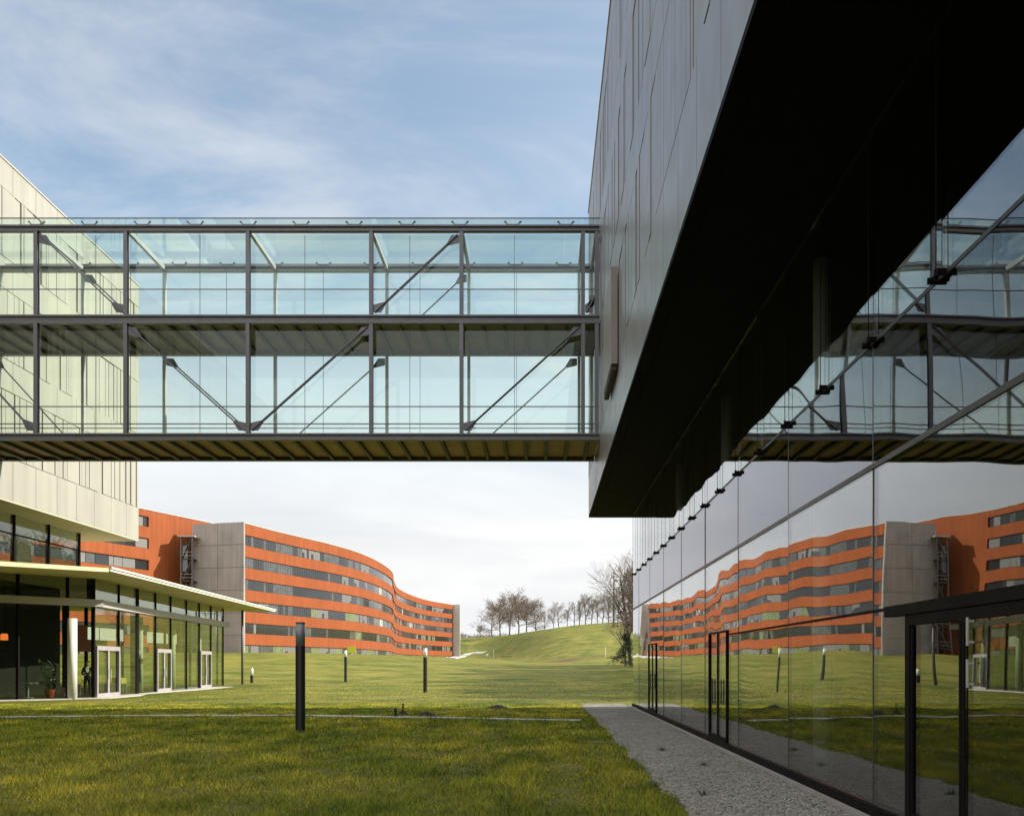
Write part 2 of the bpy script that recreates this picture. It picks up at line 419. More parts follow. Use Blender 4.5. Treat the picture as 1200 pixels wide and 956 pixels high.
def obj(name, mb, mats, parent=None, smooth=False, kind=None):
    me = bpy.data.meshes.new(name)
    me.from_pydata(mb.v, [], mb.f)
    mats = [mats] if isinstance(mats, str) else mats
    for q in mats: me.materials.append(MATS[q])
    if len(mats) > 1: me.polygons.foreach_set('material_index', mb.m)
    if smooth: me.polygons.foreach_set('use_smooth', [True] * len(mb.f))
    me.update()
    o = bpy.data.objects.new(name, me); COL.objects.link(o)
    if parent is not None:
        o.parent = parent
        # meshes are written in world coordinates; cancel the owners' offsets
        off = Vector((0, 0, 0)); p = parent
        while p is not None:
            off += p.location; p = p.parent
        o.location = -off
    if kind: o['kind'] = kind
    return o

def thing(name, label, cat, loc=(0, 0, 0), group=None):
    o = bpy.data.objects.new(name, None); COL.objects.link(o)
    o.location = loc; o.empty_display_size = 0.3
    return tag(o, label, cat, group)

def tag(o, label, cat, group=None):
    o['label'] = label; o['category'] = cat
    if group: o['group'] = group
    return o

def dup(root, loc, rz=0.0, scale=1.0, label=None, group=None):
    r = root.copy(); COL.objects.link(r)
    r.location = loc; r.rotation_euler = (0, 0, rz); r.scale = (scale,) * 3
    if label: r['label'] = label
    if group: r['group'] = group
    for ch in list(root.children):
        c = ch.copy(); COL.objects.link(c); c.parent = r
        for g in list(ch.children):
            d = g.copy(); COL.objects.link(d); d.parent = c
    return r

def P(px, py, d):
    return Vector(((px - 634.0) * d / F, d, E + (778.0 - py) * d / F))

def sstep(a, b_, x):
    t_ = min(1.0, max(0.0, (x - a) / (b_ - a))); return t_ * t_ * (3 - 2 * t_)

# ------------------------------------------------------------------ ground
def terrain(x, y):
    m_ = sstep(-42, 0, x)
    rise = 3.45 * (1 - m_) + 1.55 * m_
    z = rise * sstep(58, 142, y) + 0.006 * max(0.0, min(y, 420) - 140)
    crest = max(6.0, min(16.0, 9.6 + 0.07 * (x + 37)))
    k = sstep(-30, 8, x)
    z += crest * sstep(335 - 139 * k, 440 - 95 * k, y)
    # small bank at the foot of the hill, on the right
    z += 1.1 * sstep(2, 16, x) * sstep(150, 185, y) * (1 - 0.4 * sstep(190, 240, y))
    if y > 60:
        z += 0.18 * noise.noise((x * 0.05, y * 0.03, 0)) * sstep(60, 120, y)
    else:
        z += 0.012 * noise.noise((x * 0.3, y * 0.3, 3.0))
    return z

def axis(parts):
    r = []
    for a, b_, st in parts:
        n = max(1, int(round((b_ - a) / st)))
        r += [a + (b_ - a) * i / n for i in range(n)]
    return r + [parts[-1][1]]
def ground_at(px, py):
    d = 60.0
    while d < 600:
        x = (px - 634) * d / F
        if 778 - (terrain(x, d) - E) * F / d <= py: break
        d += 0.5
    return x, d
def crest_at(px):
    best = (1e9, 0)
    for k in range(250, 500, 2):
        x = (px - 634) * k / F; y = 778 - (terrain(x, k) - E) * F / k
        if y < best[0] - 0.05: best = (y, k)
    return best[1]
gx = axis([(-1500, -300, 100), (-300, -80, 12), (-80, 30, 1.6), (30, 120, 8), (120, 1500, 100)])
gy = axis([(-300, -20, 40), (-20, 60, 1.6), (60, 240, 2.5), (240, 470, 5), (470, 2500, 145)])
g = MB()
for y in gy:
    for x in gx: g.v.append((x, y, terrain(x, y)))
nx = len(gx)
for j in range(len(gy) - 1):
    for i in range(nx - 1):
        a = j * nx + i
        g.f.append((a, a + 1, a + nx + 1, a + nx)); g.m.append(0)
obj('lawn', g, 'lawn', smooth=True, kind='structure')

# gravel strip along the glass wall, with an uneven edge against the lawn
LX = 3.53
rnd = random.Random(4)
def gravel_edge(y): return 1.60 + 0.13 * noise.noise((0.0, y * 0.6, 1.0)) + 0.10 * noise.noise((0.0, y * 2.6, 7.0))
g = MB()
ys = axis([(-6, 36.8, 0.25)])
for a, b_ in zip(ys[:-1], ys[1:]):
    g.hexa([(gravel_edge(a), a, -0.1), (LX - 0.16, a, -0.1), (LX - 0.16, b_, -0.1), (gravel_edge(b_), b_, -0.1),
            (gravel_edge(a), a, 0.030), (LX - 0.16, a, 0.030), (LX - 0.16, b_, 0.030), (gravel_edge(b_), b_, 0.030)])
obj('gravel_path', g, 'gravel', kind='structure')
# loose stones on it
g = MB(); rs = np.random.RandomState(3)
for k in range(15000):
    y = 8.6 + 20 * rs.rand() ** 1.9; x = gravel_edge(y) + 0.02 + (LX - 0.22 - gravel_edge(y)) * rs.rand()
    r = 0.008 + 0.016 * rs.rand() ** 2
    an = rs.rand() * 6.28; c, s_ = math.cos(an) * r, math.sin(an) * r
    z = 0.030 + r * 0.25; h = r * (0.5 + 0.4 * rs.rand())
    n = len(g.v)
    g.v += [(x + c * 1.2, y + s_ * 1.2, z), (x - s_, y + c, z + 0.1 * r), (x - c * 1.1, y - s_ * 1.1, z), (x + s_, y - c, z - 0.1 * r), (x + 0.2 * c, y + 0.2 * s_, z + h)]
    for q in ((0, 1, 4), (1, 2, 4), (2, 3, 4), (3, 0, 4)): g.f.append(tuple(n + i for i in q)); g.m.append(0)
obj('gravel', g, 'pebble', kind='stuff')
g = MB(); g.box(LX - 0.16, LX - 0.045, -6, 35.0, -0.1, 0.05)
obj('kerb', g, 'concrete', kind='structure')

# footpath across the lawn
def ribbon(name, pts, width, mat, lift=0.03):
    g = MB()
    for (x0, y0), (x1, y1) in zip(pts[:-1], pts[1:]):
        l = math.hypot(x1 - x0, y1 - y0); n_ = max(1, int(l / 1.5))
        for k in range(n_):
            a = Vector((x0 + (x1 - x0) * k / n_, y0 + (y1 - y0) * k / n_)); b_ = Vector((x0 + (x1 - x0) * (k + 1) / n_, y0 + (y1 - y0) * (k + 1) / n_))
            d = (b_ - a).normalized(); q = Vector((-d.y, d.x)) * width / 2
            pp = [a - q, b_ - q, b_ + q, a + q]
            g.hexa([(p.x, p.y, terrain(p.x, p.y) - 0.1) for p in pp] + [(p.x, p.y, terrain(p.x, p.y) + lift) for p in pp])
    return obj(name, g, mat, kind='structure')
ribbon('footpath', [(-30, 26.6), (-18, 27.4), (-12, 28.6), (-7.7, 28.6), (-3, 27.4), (1.15, 26.0)], 0.46, 'concrete_pale', 0.03)
ribbon('hill_path', [ground_at(528, 771.5), ground_at(538, 769.8), ground_at(548, 766.5), ground_at(556, 765.0), ground_at(567, 764.6)], 2.4, 'concrete_pale', 0.25)

# grass blades
def blades(name, n, region, seed, dens_pow=1.0, h=(0.035, 0.10)):
    rs = np.random.RandomState(seed)
    x0, x1, y0, y1 = region
    y = y0 + (y1 - y0) * rs.rand(n) ** dens_pow
    x = x0 + (x1 - x0) * rs.rand(n)
    edge = np.array([gravel_edge(q) for q in y])
    keep = (x > (0 - 640) * y / F - 0.5) & ((x < edge + 0.04 + 0.09 * rs.randn(n) * (rs.rand(n) < 0.6)) | (y > 37))
    # keep the blades off the paved footpath
    py_ = np.interp(x, [-30, -18, -12, -7.7, -3, 1.15], [26.6, 27.4, 28.6, 28.6, 27.4, 26.0])
    keep &= (np.abs(y - py_) > 0.26 + 0.12 * rs.rand(n)) | (x > 1.1)
    keep &= ~((y > 38) & (x < -20.6)) | (y > 72)
    x, y = x[keep], y[keep]; n = len(x)
    clump = np.array([noise.noise((a * 1.3, b_ * 1.0, 5.0)) + 0.6 * noise.noise((a * 4, b_ * 3, 9.0)) for a, b_ in zip(x, y)])
    hh = (h[0] + (h[1] - h[0]) * rs.rand(n)) * np.clip(1 + 1.0 * clump, 0.3, 2.6) * np.interp(y, [0, 27, 37.0, 40, 60, 85], [1, 0.95, 0.35, 0.8, 0.8, 0.4])
    wd = 0.0042 * np.maximum(1.0, y / 9.0) * (0.7 + 0.6 * rs.rand(n))
    an = rs.rand(n) * 2 * np.pi; lean = hh * (0.2 + 0.9 * rs.rand(n)); la = rs.rand(n) * 2 * np.pi
    zb = np.array([terrain(a, b_) for a, b_ in zip(x, y)]) - 0.005
    v = np.zeros((n, 3, 3), np.float32)
    v[:, 0] = np.stack([x - np.cos(an) * wd, y - np.sin(an) * wd, zb], 1)
    v[:, 1] = np.stack([x + np.cos(an) * wd, y + np.sin(an) * wd, zb], 1)
    v[:, 2] = np.stack([x + np.cos(la) * lean, y + np.sin(la) * lean, zb + hh], 1)
    me = bpy.data.meshes.new(name)
    me.vertices.add(n * 3); me.vertices.foreach_set('co', v.reshape(-1))
    me.loops.add(n * 3); me.loops.foreach_set('vertex_index', np.arange(n * 3, dtype=np.int32))
    me.polygons.add(n); me.polygons.foreach_set('loop_start', np.arange(0, n * 3, 3, dtype=np.int32))
    at = me.attributes.new('tone', 'FLOAT', 'FACE')
    tone = np.clip(0.45 + 0.27 * rs.randn(n) + 0.25 * clump, 0, 0.95); tone[rs.rand(n) < 0.012] = 1.0
    at.data.foreach_set('value', tone.astype(np.float32))
    me.materials.append(MATS['blades']); me.update(); me.validate()
    o = bpy.data.objects.new(name, me); COL.objects.link(o); o['kind'] = 'stuff'
    return o
blades('grass_tufts', 42000, (-60, 16, 37.2, 85), 5, 1.3, (0.03, 0.07))
blades('grass', 400000, (-25, 2.0, 8.8, 37.5), 1, 1.6)

# ------------------------------------------------------------------ right building
def r(z): return z + E      # heights measured above the eye
ZS, ZR = r(5.81), r(17.7)   # soffit and roof of both metal-clad buildings
AX = 1.87                   # facade of the overhanging box
YN, YF = -24.0, 35.2
rb = thing('office_building', 'dark grey metal clad building overhanging a mirrored glass ground floor', 'building', (13, 6, 0))
g = MB(); g.box(AX + 0.10, 26, YN, YF, ZS + 0.02, ZR - 0.05)
obj('wall', g, 'grey_back', rb)
LEV = [5.81, 7.32, 9.65, 10.75, 13.2, 14.3, 16.7, 17.7]
def cladding(parent, X, s, y0, y1, mat, seed, first_joint, skip=None):
    """s: direction the facade faces (-1 or +1). Plain bands of wide sheets alternate with bands of narrow slats."""
    rr = random.Random(seed)
    for k in range(len(LEV) - 1):
        z0, z1 = r(LEV[k]) + 0.012, r(LEV[k + 1]) - 0.012
        slat = k % 2 == 1
        g = MB(); y = first_joint if not slat else y0
        if not slat:
            while y > y0: y -= 1.46
            y = max(y, y0)
            edges = [y0]; q = first_joint - 1.46 * math.floor((first_joint - y0) / 1.46)
            while q < y1 - 0.3:
                if q > y0 + 0.3: edges.append(q)
                q += 1.46
            edges.append(y1)
            for a, b_ in zip(edges[:-1], edges[1:]):
                t_ = 0.10 + rr.uniform(-0.002, 0.002)
                xs = sorted((X, X - s * t_)); g.box(xs[0], xs[1], a + 0.010, b_ - 0.010, z0, z1)
            obj('spandrel', g, mat, parent)
        else:
            while y < y1 - 0.02:
                wd = rr.choice([0.16, 0.22, 0.30, 0.30, 0.42, 0.55, 0.75])
                if s < 0: wd *= 1.1
                b_ = min(y1, y + wd); gap = rr.choice([0.012, 0.015, 0.02, 0.03]) if s < 0 else rr.choice([0.02, 0.03, 0.03, 0.05]); dep = rr.choice([0.0, 0.0, 0.006, 0.015, -0.008]) if s < 0 else rr.choice([0.0, 0.0, 0.02, 0.045, -0.012])
                if b_ - y > 0.06:
                    xs = sorted((X - s * dep, X - s * (dep + 0.055))); g.box(xs[0], xs[1], y, b_ - gap, z0, z1)
                y = b_
            obj('slat_band', g, mat, parent)
cladding(rb, AX, -1, YN, YF, 'grey_metal', 5, 9.31)
g = MB(); g.box(AX + 0.005, 26, YN, YF - 0.02, ZS - 0.06, ZS + 0.01); g.box(AX + 0.25, 25.8, YN + .1, YF - 0.25, ZS - 0.10, ZS - 0.06)
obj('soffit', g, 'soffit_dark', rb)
g = MB(); g.box(AX - 0.03, 26, YN, YF + 0.02, ZR, ZR + 0.06); obj('roof', g, 'coping', rb)
# glazed ground floor
rows = [(0.16, r(2.10) - 0.03, 'mirror_glass', 3.26), (r(2.10) + 0.03, r(3.41) - 0.025, 'mirror_glass_mid', 3.26), (r(3.41) + 0.025, ZS - 0.102, 'mirror_glass', 1.63)]
YG = 34.35
joint0 = 9.52
rr = random.Random(11)
for z0, z1, mat, st in rows:
    ys = [joint0 + st * k for k in range(-12 if st > 2 else -24, 30)]
    ys = [y for y in ys if -5 < y < YG - 0.4] + [YG]
    for a, b_ in zip(ys[:-1], ys[1:]):
        g = MB(); tl, tb = rr.gauss(0, 0.0011), rr.gauss(0, 0.0011)     # every pane sits a hair out of true
        H, Wd = z1 - z0, b_ - a
        def px_(y, z, o): return (LX + o + tl * (y - (a + b_) / 2) + tb * (z - (z0 + z1) / 2), y, z)
        q = [(a + 0.012, z0), (b_ - 0.012, z0), (b_ - 0.012, z1), (a + 0.012, z1)]
        g.hexa([px_(y, z, 0.0) for y, z in q] + [px_(y, z, 0.022) for y, z in q])
        obj('glass_pane', g, mat, rb)
g = MB()
k = -4
while joint0 + 3.26 * k < YG:
    y = joint0 + 3.26 * k
    g.box(LX - 0.004, LX + 0.09, y - 0.011, y + 0.011, 0.16, r(3.41)); k += 1
for z in (r(2.10), ): g.box(LX - 0.012, LX + 0.10, -5, YG, z - 0.028, z + 0.028)
g.box(LX - 0.006, LX + 0.05, -5, YG, r(3.41) - 0.02, r(3.41) + 0.02)
obj('glazing_frame', g, 'frame_grey', rb)
g = MB(); g.box(LX - 0.04, LX + 0.14, -5, YG + 0.02, -0.05, 0.155); obj('plinth', g, 'black_frame', rb)
k = -10
while joint0 + 1.63 * k < YG - 0.3:
    y = joint0 + 1.63 * k; k += 1
    if y < 6: continue
    g = MB(); z = r(3.41)
    g.box(LX - 0.075, LX - 0.03, y - 0.10, y + 0.10, z - 0.008, z + 0.008)
    for s in (-1, 1):
        g.box(LX - 0.085, LX - 0.001, y + s * 0.095 - 0.012, y + s * 0.095 + 0.012, z - 0.028, z + 0.028)
    g.box(LX - 0.065, LX - 0.04, y - 0.012, y + 0.012, z - 0.04, z + 0.06)
    obj('glass_clamp', g, 'black_frame', rb)
    g = MB(); g.tube((LX - 0.052, y, z + 0.06), (LX - 0.052, y, ZS - 0.1), 0.005, n=6); obj('hanger_rod', g, 'black_frame', rb)
# doors in the glass wall
def glass_door(y0, y1, ztop, leaves=2, fw=0.035, mat='black_frame'):
    g = MB(); x0, x1 = LX - 0.03, LX + 0.07
    g.box(x0, x1, y0, y0 + fw, 0.157, ztop); g.box(x0, x1, y1 - fw, y1, 0.157, ztop); g.box(x0, x1, y0 + fw + .001, y1 - fw - .001, ztop - fw, ztop - 0.002)
    d_ = obj('door', g, mat, rb)
    st = (y1 - y0 - 2 * fw) / leaves
    g = MB()
    for i in range(leaves):
        a, b_ = y0 + fw + i * st + 0.01, y0 + fw + (i + 1) * st - 0.01
        g.box(LX - 0.02, LX - 0.004, a, a + 0.035, 0.16, ztop - fw - 0.01); g.box(LX - 0.02, LX - 0.004, b_ - 0.035, b_, 0.16, ztop - fw - 0.01)
        g.box(LX - 0.02, LX - 0.004, a + .036, b_ - .036, 0.16, 0.24)
    obj('door_leaf', g, mat, d_)
    for i in range(leaves if fw < 0.1 else 0):
        c = y0 + fw + st * (i + 0.5) + (0.35 * st if i == 0 else -0.35 * st)
        g = MB(); g.tube((LX - 0.09, c, 0.85), (LX - 0.09, c, 1.35), 0.014, n=8); g.bar((LX - 0.09, c, 0.9), (LX - 0.03, c, 0.9), 0.02); g.bar((LX - 0.09, c, 1.3), (LX - 0.03, c, 1.3), 0.02)
        obj('handle', g, 'frame_grey', d_)
glass_door(16.95, 18.75, 2.30); glass_door(27.4, 29.3, 2.30)
glass_door(6.35, 8.62, 2.12, 2, 0.10)
g = MB(); g.box(LX - 0.045, LX + 0.12, -4.9, 9.1, 2.125, 2.23); obj('door_head', g, 'black_frame', rb)
g = MB(); g.box(LX - 0.010, LX + 0.09, 9.105, 16.9, 2.195, 2.225); obj('transom', g, 'black_frame', rb)
for z0, z1 in ((1.46, 1.69), (1.80, 2.03)):
    g = MB(); g.tube((LX - 0.07, 7.27, z0), (LX - 0.07, 7.27, z1), 0.012, n=10); g.bar((LX - 0.07, 7.27, z0 + .03), (LX - 0.02, 7.27, z0 + .03), 0.02); g.bar((LX - 0.07, 7.27, z1 - .03), (LX - 0.02, 7.27, z1 - .03), 0.02); obj('handle', g, 'steel_pale', rb)
# inside
g = MB(); g.box(LX + 0.15, 22, -5, YG - 0.1, -0.02, 0.10); obj('floor', g, 'interior_floor', rb)
g = MB(); g.box(9.0, 9.2, -5, YG, 0.1, ZS - 0.06); g.box(LX + 0.30, 9, YG - 0.35, YG - 0.1, 0.1, ZS - 0.06); g.box(LX + 0.1, 9, -5.2, -5, 0, ZS - 0.06); g.box(22, 22.2, -5, YG, 0, ZS - .06); g.box(9.2, 22, YG - 0.3, YG - .1, 0, ZS - .06)
obj('interior_wall', g, 'interior_dark', rb)
for y in (12.7, 19.2, 25.7, 32.2, 6.2):
    g = MB(); g.lathe([(0.12, 0.1), (0.12, ZS - 0.11)], LX + 0.45, y, 24); obj('column', g, 'plaster_white', rb, smooth=True)
# pivoting sun shade on the facade
g = MB()
g.hexa([(1.69, 21.6, r(7.24)), (1.845, 21.6, r(7.24)), (1.845, 24.25, r(7.30)), (1.69, 24.25, r(7.30)),
        (1.69, 21.6, r(9.58)), (1.845, 21.6, r(9.58)), (1.845, 24.25, r(9.50)), (1.69, 24.25, r(9.50))])
fl = obj('sun_shade', g, 'flap_metal', rb)
g = MB()
for k in range(9):
    g = MB(); g.box(1.70, 1.83, 21.7 + k * 0.29, 21.86 + k * 0.29, r(7.12), r(7.235) + 0.007 * k); obj('shade_rail', g, 'joist', fl)


# ------------------------------------------------------------------ left building
LBX = -18.86; LYF = 42.0
lb = thing('office_building', 'cream metal clad building at left with narrow slat bands and a glazed base', 'building', (-30, 12, 0))
g = MB(); g.box(-42, LBX - 0.10, YN, LYF, ZS + 0.02, ZR - 0.05); obj('wall', g, 'cream_back', lb)
cladding(lb, LBX, 1, YN, LYF, 'cream_metal', 8, 32.0)
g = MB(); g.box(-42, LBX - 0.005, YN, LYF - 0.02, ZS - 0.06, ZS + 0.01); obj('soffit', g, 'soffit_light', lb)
g = MB(); g.box(-42, LBX + 0.03, YN, LYF + 0.02, ZR, ZR + 0.06); obj('roof', g, 'coping', lb)
def canopy_z(y): return 3.45 + (y - 27.0) / 12.6 * 0.85 if y < 39.6 else 4.30
GX, GY = -20.3, 39.4
ys = [27.2 + 2.44 * k for k in range(6)]
for a, b_ in zip(ys[:-1], ys[1:]):
    g = MB(); za, zb = r(canopy_z(a)) + 0.02, r(canopy_z(b_)) + 0.02
    g.hexa([(GX - 0.03, a + .03, za), (GX, a + .03, za), (GX, b_ - .03, zb), (GX - 0.03, b_ - .03, zb), (GX - 0.03, a + .03, ZS - .07), (GX, a + .03, ZS - .07), (GX, b_ - .03, ZS - .07), (GX - 0.03, b_ - .03, ZS - .07)])
    obj('glass_pane', g, 'clear_glass', lb)
for k in range(4):
    x = GX - 2.6 * k
    g = MB(); g.box(x - 2.57, x - 0.03, GY - 0.015, GY + 0.015, r(4.3) + .02, ZS - .07); obj('glass_pane', g, 'clear_glass', lb)
g = MB()
for y in ys: g.box(GX - 0.12, GX + 0.03, y - 0.055, y + 0.055, r(canopy_z(y)), ZS - .065)
for k in range(1, 5): g.box(GX - 2.6 * k - 0.05, GX - 2.6 * k + 0.05, GY - 0.06, GY + 0.06, r(4.3), ZS - .065)
for a, b_ in zip(ys[:-1], ys[1:]):
    g.bar((GX - 0.015, a + .06, r(5.0)), (GX - 0.015, b_ - .06, r(5.0)), 0.05)
obj('glazing_frame', g, 'black_frame', lb)
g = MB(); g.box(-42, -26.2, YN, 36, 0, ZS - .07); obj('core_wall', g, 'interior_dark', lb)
g = MB(); g.box(GX - 5, GX - 4.86, 31, 33.4, r(3.8), ZS - .07); g.box(GX - 1.6, GX - 1.5, 37.3, 38.3, r(4.15), ZS - .07)
obj('interior_wall', g, 'interior_pale', lb)
g = MB()
for y in (8, 16, 24): g.tube((GX - 0.4, y, 0), (GX - 0.4, y, ZS - .07), 0.2, n=16)
obj('column', g, 'plaster_white', lb)
g = MB(); g.box(GX - .03, GX, YN + 4, 27.0, 0.1, ZS - .07); obj('ground_glazing', g, 'pav_glass', lb)

# ------------------------------------------------------------------ glass bridge
YB, YR = 28.4, 31.3
br = thing('skybridge', 'two storey glazed steel footbridge spanning between the two metal clad buildings', 'bridge', (-8.5, 29.85, 0))
XL, XR = LBX + 0.02, AX - 0.015
posts = [-15.99, -13.15, -9.28, -5.38, -2.52, 1.33]
ZB0, ZB1 = r(7.09), r(7.30); ZM0, ZM1 = r(10.77), r(11.04); ZT0, ZT1 = r(13.69), r(13.88)
for y, nm in ((YB, 'front'), (YR, 'rear')):
    for z0, z1 in ((ZB0, ZB1), (ZM0, ZM1), (ZT0, ZT1)):
        g = MB(); h = z1 - z0      # an I-section: two flanges and a web
        g.box(XL, XR, y - 0.09, y + 0.09, z1 - 0.05, z1); g.box(XL, XR, y - 0.09, y + 0.09, z0, z0 + 0.05); g.box(XL, XR, y - 0.02, y + 0.02, z0 + 0.05, z1 - 0.05)
        obj('chord', g, 'steel', br)
    for x in posts + [XR - 0.09]:
        for z0, z1 in ((ZB1, ZM0), (ZM1, ZT0)):
            g = MB()
            if nm == 'front': 
                g.box(x - 0.06, x + 0.06, y - 0.075, y - 0.045, z0, z1); g.box(x - 0.02, x + 0.02, y - 0.045, y + 0.045, z0, z1); g.box(x - 0.06, x + 0.06, y + 0.045, y + 0.075, z0, z1)
            else: g.box(x - 0.05, x + 0.05, y - 0.06, y + 0.06, z0, z1)
            obj('post', g, 'steel' if nm == 'front' else 'steel_pale', br)
    # tension rods with gusset plates
    rods = [(-19.2, ZM0, posts[0], ZB1), (posts[1], ZM0, posts[2], ZB1), (posts[3], ZM0, posts[2], ZB1), (posts[5], ZM0, posts[4], ZB1),
            (posts[0], ZT0, posts[1], ZM1), (posts[4], ZT0, posts[3], ZM1), (XR, ZM1 + 0.75, posts[5], ZM1)]
    for xa, za, xb, zb in rods:
        s = 1 if xb > xa else -1
        A = Vector((xa + s * 0.12, y, za - 0.10)); B = Vector((xb - s * 0.12, y, zb + 0.10))
        g = MB()
        if nm == 'front':
            g.tube(A + Vector((0, -0.05, 0)), B + Vector((0, -0.05, 0)), 0.022, n=8); g.tube(A + Vector((0, 0.05, 0)), B + Vector((0, 0.05, 0)), 0.022, n=8)
        else: g.tube(A, B, 0.026, n=8)
        obj('tie_rod', g, 'steel', br, smooth=False)
        for C, D, sg in ((A, B, s), (B, A, -s)):
            up = 1 if D.z > C.z else -1
            u = (D - C).normalized(); n_ = Vector((-u.z, 0, u.x))
            base = Vector((C.x - sg * 0.05, y, C.z - up * 0.0))
            a1, a2 = base + Vector((0, 0, up * 0.24)), base + Vector((sg * 0.24, 0, 0))
            tip1, tip2 = C + u * 0.44 + n_ * 0.04, C + u * 0.44 - n_ * 0.04
            pl = [base, a1, tip1, tip2, a2] if (a1 - tip1).length < (a1 - tip2).length else [base, a1, tip2, tip1, a2]
            g = MB()
            fr = [p + Vector((0, -0.015, 0)) for p in pl]; bk = [p + Vector((0, 0.015, 0)) for p in pl]
            g.face(fr); g.face(bk[::-1])
            for i in range(5): g.face([fr[i], bk[i], bk[(i + 1) % 5], fr[(i + 1) % 5]])
            obj('gusset_plate', g, 'steel', br)
# roof beams
for x in posts + [XR - 0.09]:
    g = MB(); g.box(x - 0.05, x + 0.05, YB + 0.091, YR - 0.091, ZT0 + 0.03, ZT1 - 0.02); obj('roof_beam', g, 'steel_pale', br)
# decks: joists over the width and sheets between
for z, mat, nm in ((ZB0, 'deck_panel', 'deck'), (ZM0, 'deck_grey', 'deck')):
    g = MB(); g.box(XL, XR, YB + 0.10, YR - 0.10, z + 0.12, z + 0.17); dk = obj(nm, g, mat, br)
    g = MB(); x = XR - 0.35
    while x > XL:
        g.box(x - 0.055, x + 0.055, YB + 0.095, YR - 0.095, z + 0.01, z + 0.118); x -= 0.672
    obj('joist', g, 'joist', dk)
    g = MB(); x = XR - 0.35
    while x > XL:
        g.box(x - 0.03, x + 0.03, YR - 0.15, YR - 0.097, z - 0.02, z + 0.009); x -= 0.672
    obj('bolt', g, 'steel_pale', dk)
# handrails
for y in (YB + 0.14, YR - 0.14):
    for z in (r(8.20), r(7.65), r(11.93)):
        g = MB(); g.tube((XL, y, z), (XR, y, z), 0.018, n=8); obj('handrail', g, 'steel', br)
# glass skin
jx = [-18.84] + [P(px, 0, YB).x for px in (-15.6, 108, 231, 355, 479, 602.6)] + [XR - 0.02]
jx = sorted(set(round(q, 3) for q in jx if XL <= q <= XR))
for y in (YB + 0.24, YR - 0.24):
    for a, b_ in zip(jx[:-1], jx[1:]):
        for z0, z1 in ((ZB1 - .02, ZM0 - 0.01), (ZM1 - .02, ZT0 + 0.0)):
            g = MB(); g.box(a + 0.007, b_ - 0.007, y - 0.009, y + 0.009, z0, z1); obj('glass_pane', g, 'bridge_glass', br)
    for a in jx[1:-1]:
        g = MB(); g.box(a - 0.0065, a + 0.0065, y - 0.011, y + 0.011, ZB1, ZM0); g.box(a - 0.0065, a + 0.0065, y - 0.011, y + 0.011, ZM1, ZT0)
        obj('glass_joint', g, 'frame_grey', br)
rx = [XL]
q = P(43, 0, YB).x
while q < XR: rx.append(q); q += 62 * YB / F
rx.append(XR)
for a, b_ in zip(rx[:-1], rx[1:]):
    if b_ - a < 0.2: continue
    g = MB(); g.box(a + 0.006, b_ - 0.006, YB - 0.18, YR + 0.18, r(14.02), r(14.045)); obj('roof_pane', g, 'roof_glass', br)
g = MB()
for y in (YB - 0.184, YR + 0.184): g.box(XL, XR, y - 0.004, y + 0.004, r(14.015), r(14.05))
obj('roof_edge', g, 'frame_grey', br)
for a in rx[1:-1]:
    for y in (YB, YR):
        g = MB(); g.box(a - 0.20, a + 0.20, y - 0.02, y + 0.02, ZT1 + 0.002, ZT1 + 0.05)
        for s in (-1, 1):
            g.bar((a + s * 0.17, y, ZT1 + 0.05), (a + s * 0.24, y, r(14.0)), 0.03); g.tube((a + s * 0.24, y, r(14.0)), (a + s * 0.24, y, r(14.017)), 0.04, n=8)
        obj('glass_bracket', g, 'steel', br)

# ------------------------------------------------------------------ pavilion
pv = thing('pavilion', 'low glazed pavilion under a thin pale canopy beside the cream building', 'building', (-28, 54, 0))
CT = r(4.30); CB = r(4.12)
A_, T_ = (-19.1, 39.6), (-20.95, 70.5)
g = MB(); g.prism([A_, T_, (-25.0, 69.6), (-40, 69.6), (-40, 39.6)], CB, CT - 0.05); can = obj('canopy', g, 'soffit_tan', pv)
g = MB(); g.wallbox(A_, T_, CB - 0.01, CB + 0.09, 0.0, 0.06); g.wallbox(A_, T_, CB + 0.10, CT + 0.01, -0.02, 0.12); g.wallbox(T_, (-25.0, 69.6), CB - 0.01, CT + 0.01, -0.14, -0.001)
obj('fascia', g, 'fascia', can)
g = MB()   # the part that slopes down under the cream building
pl = [(A_[0], A_[1] - 0.02, 0.0), (-40, A_[1] - 0.02, 0.0), (-40, 27, -0.85), (-20.6, 27, -0.85), (-19.93, 33.0, -0.45)]
g.prism(pl, CB - 0.05, CT - 0.06); obj('canopy', g, 'soffit_tan', pv)
F0, F1, S1 = (-21.6, 43.3), (-28.0, 36.7), (-23.6, 66.5)
BT0, BT1 = r(2.77), r(3.11)
dS = [43.65 - .35, 46.4, 49.0, 51.9, 54.6, 57.7, 60.5, 63.3, 66.5]
def sp(d): t_ = (d - F0[1]) / (S1[1] - F0[1]); return (F0[0] + (S1[0] - F0[0]) * t_, d)
def fp(t_): return (F0[0] + (F1[0] - F0[0]) * t_, F0[1] + (F1[1] - F0[1]) * t_)
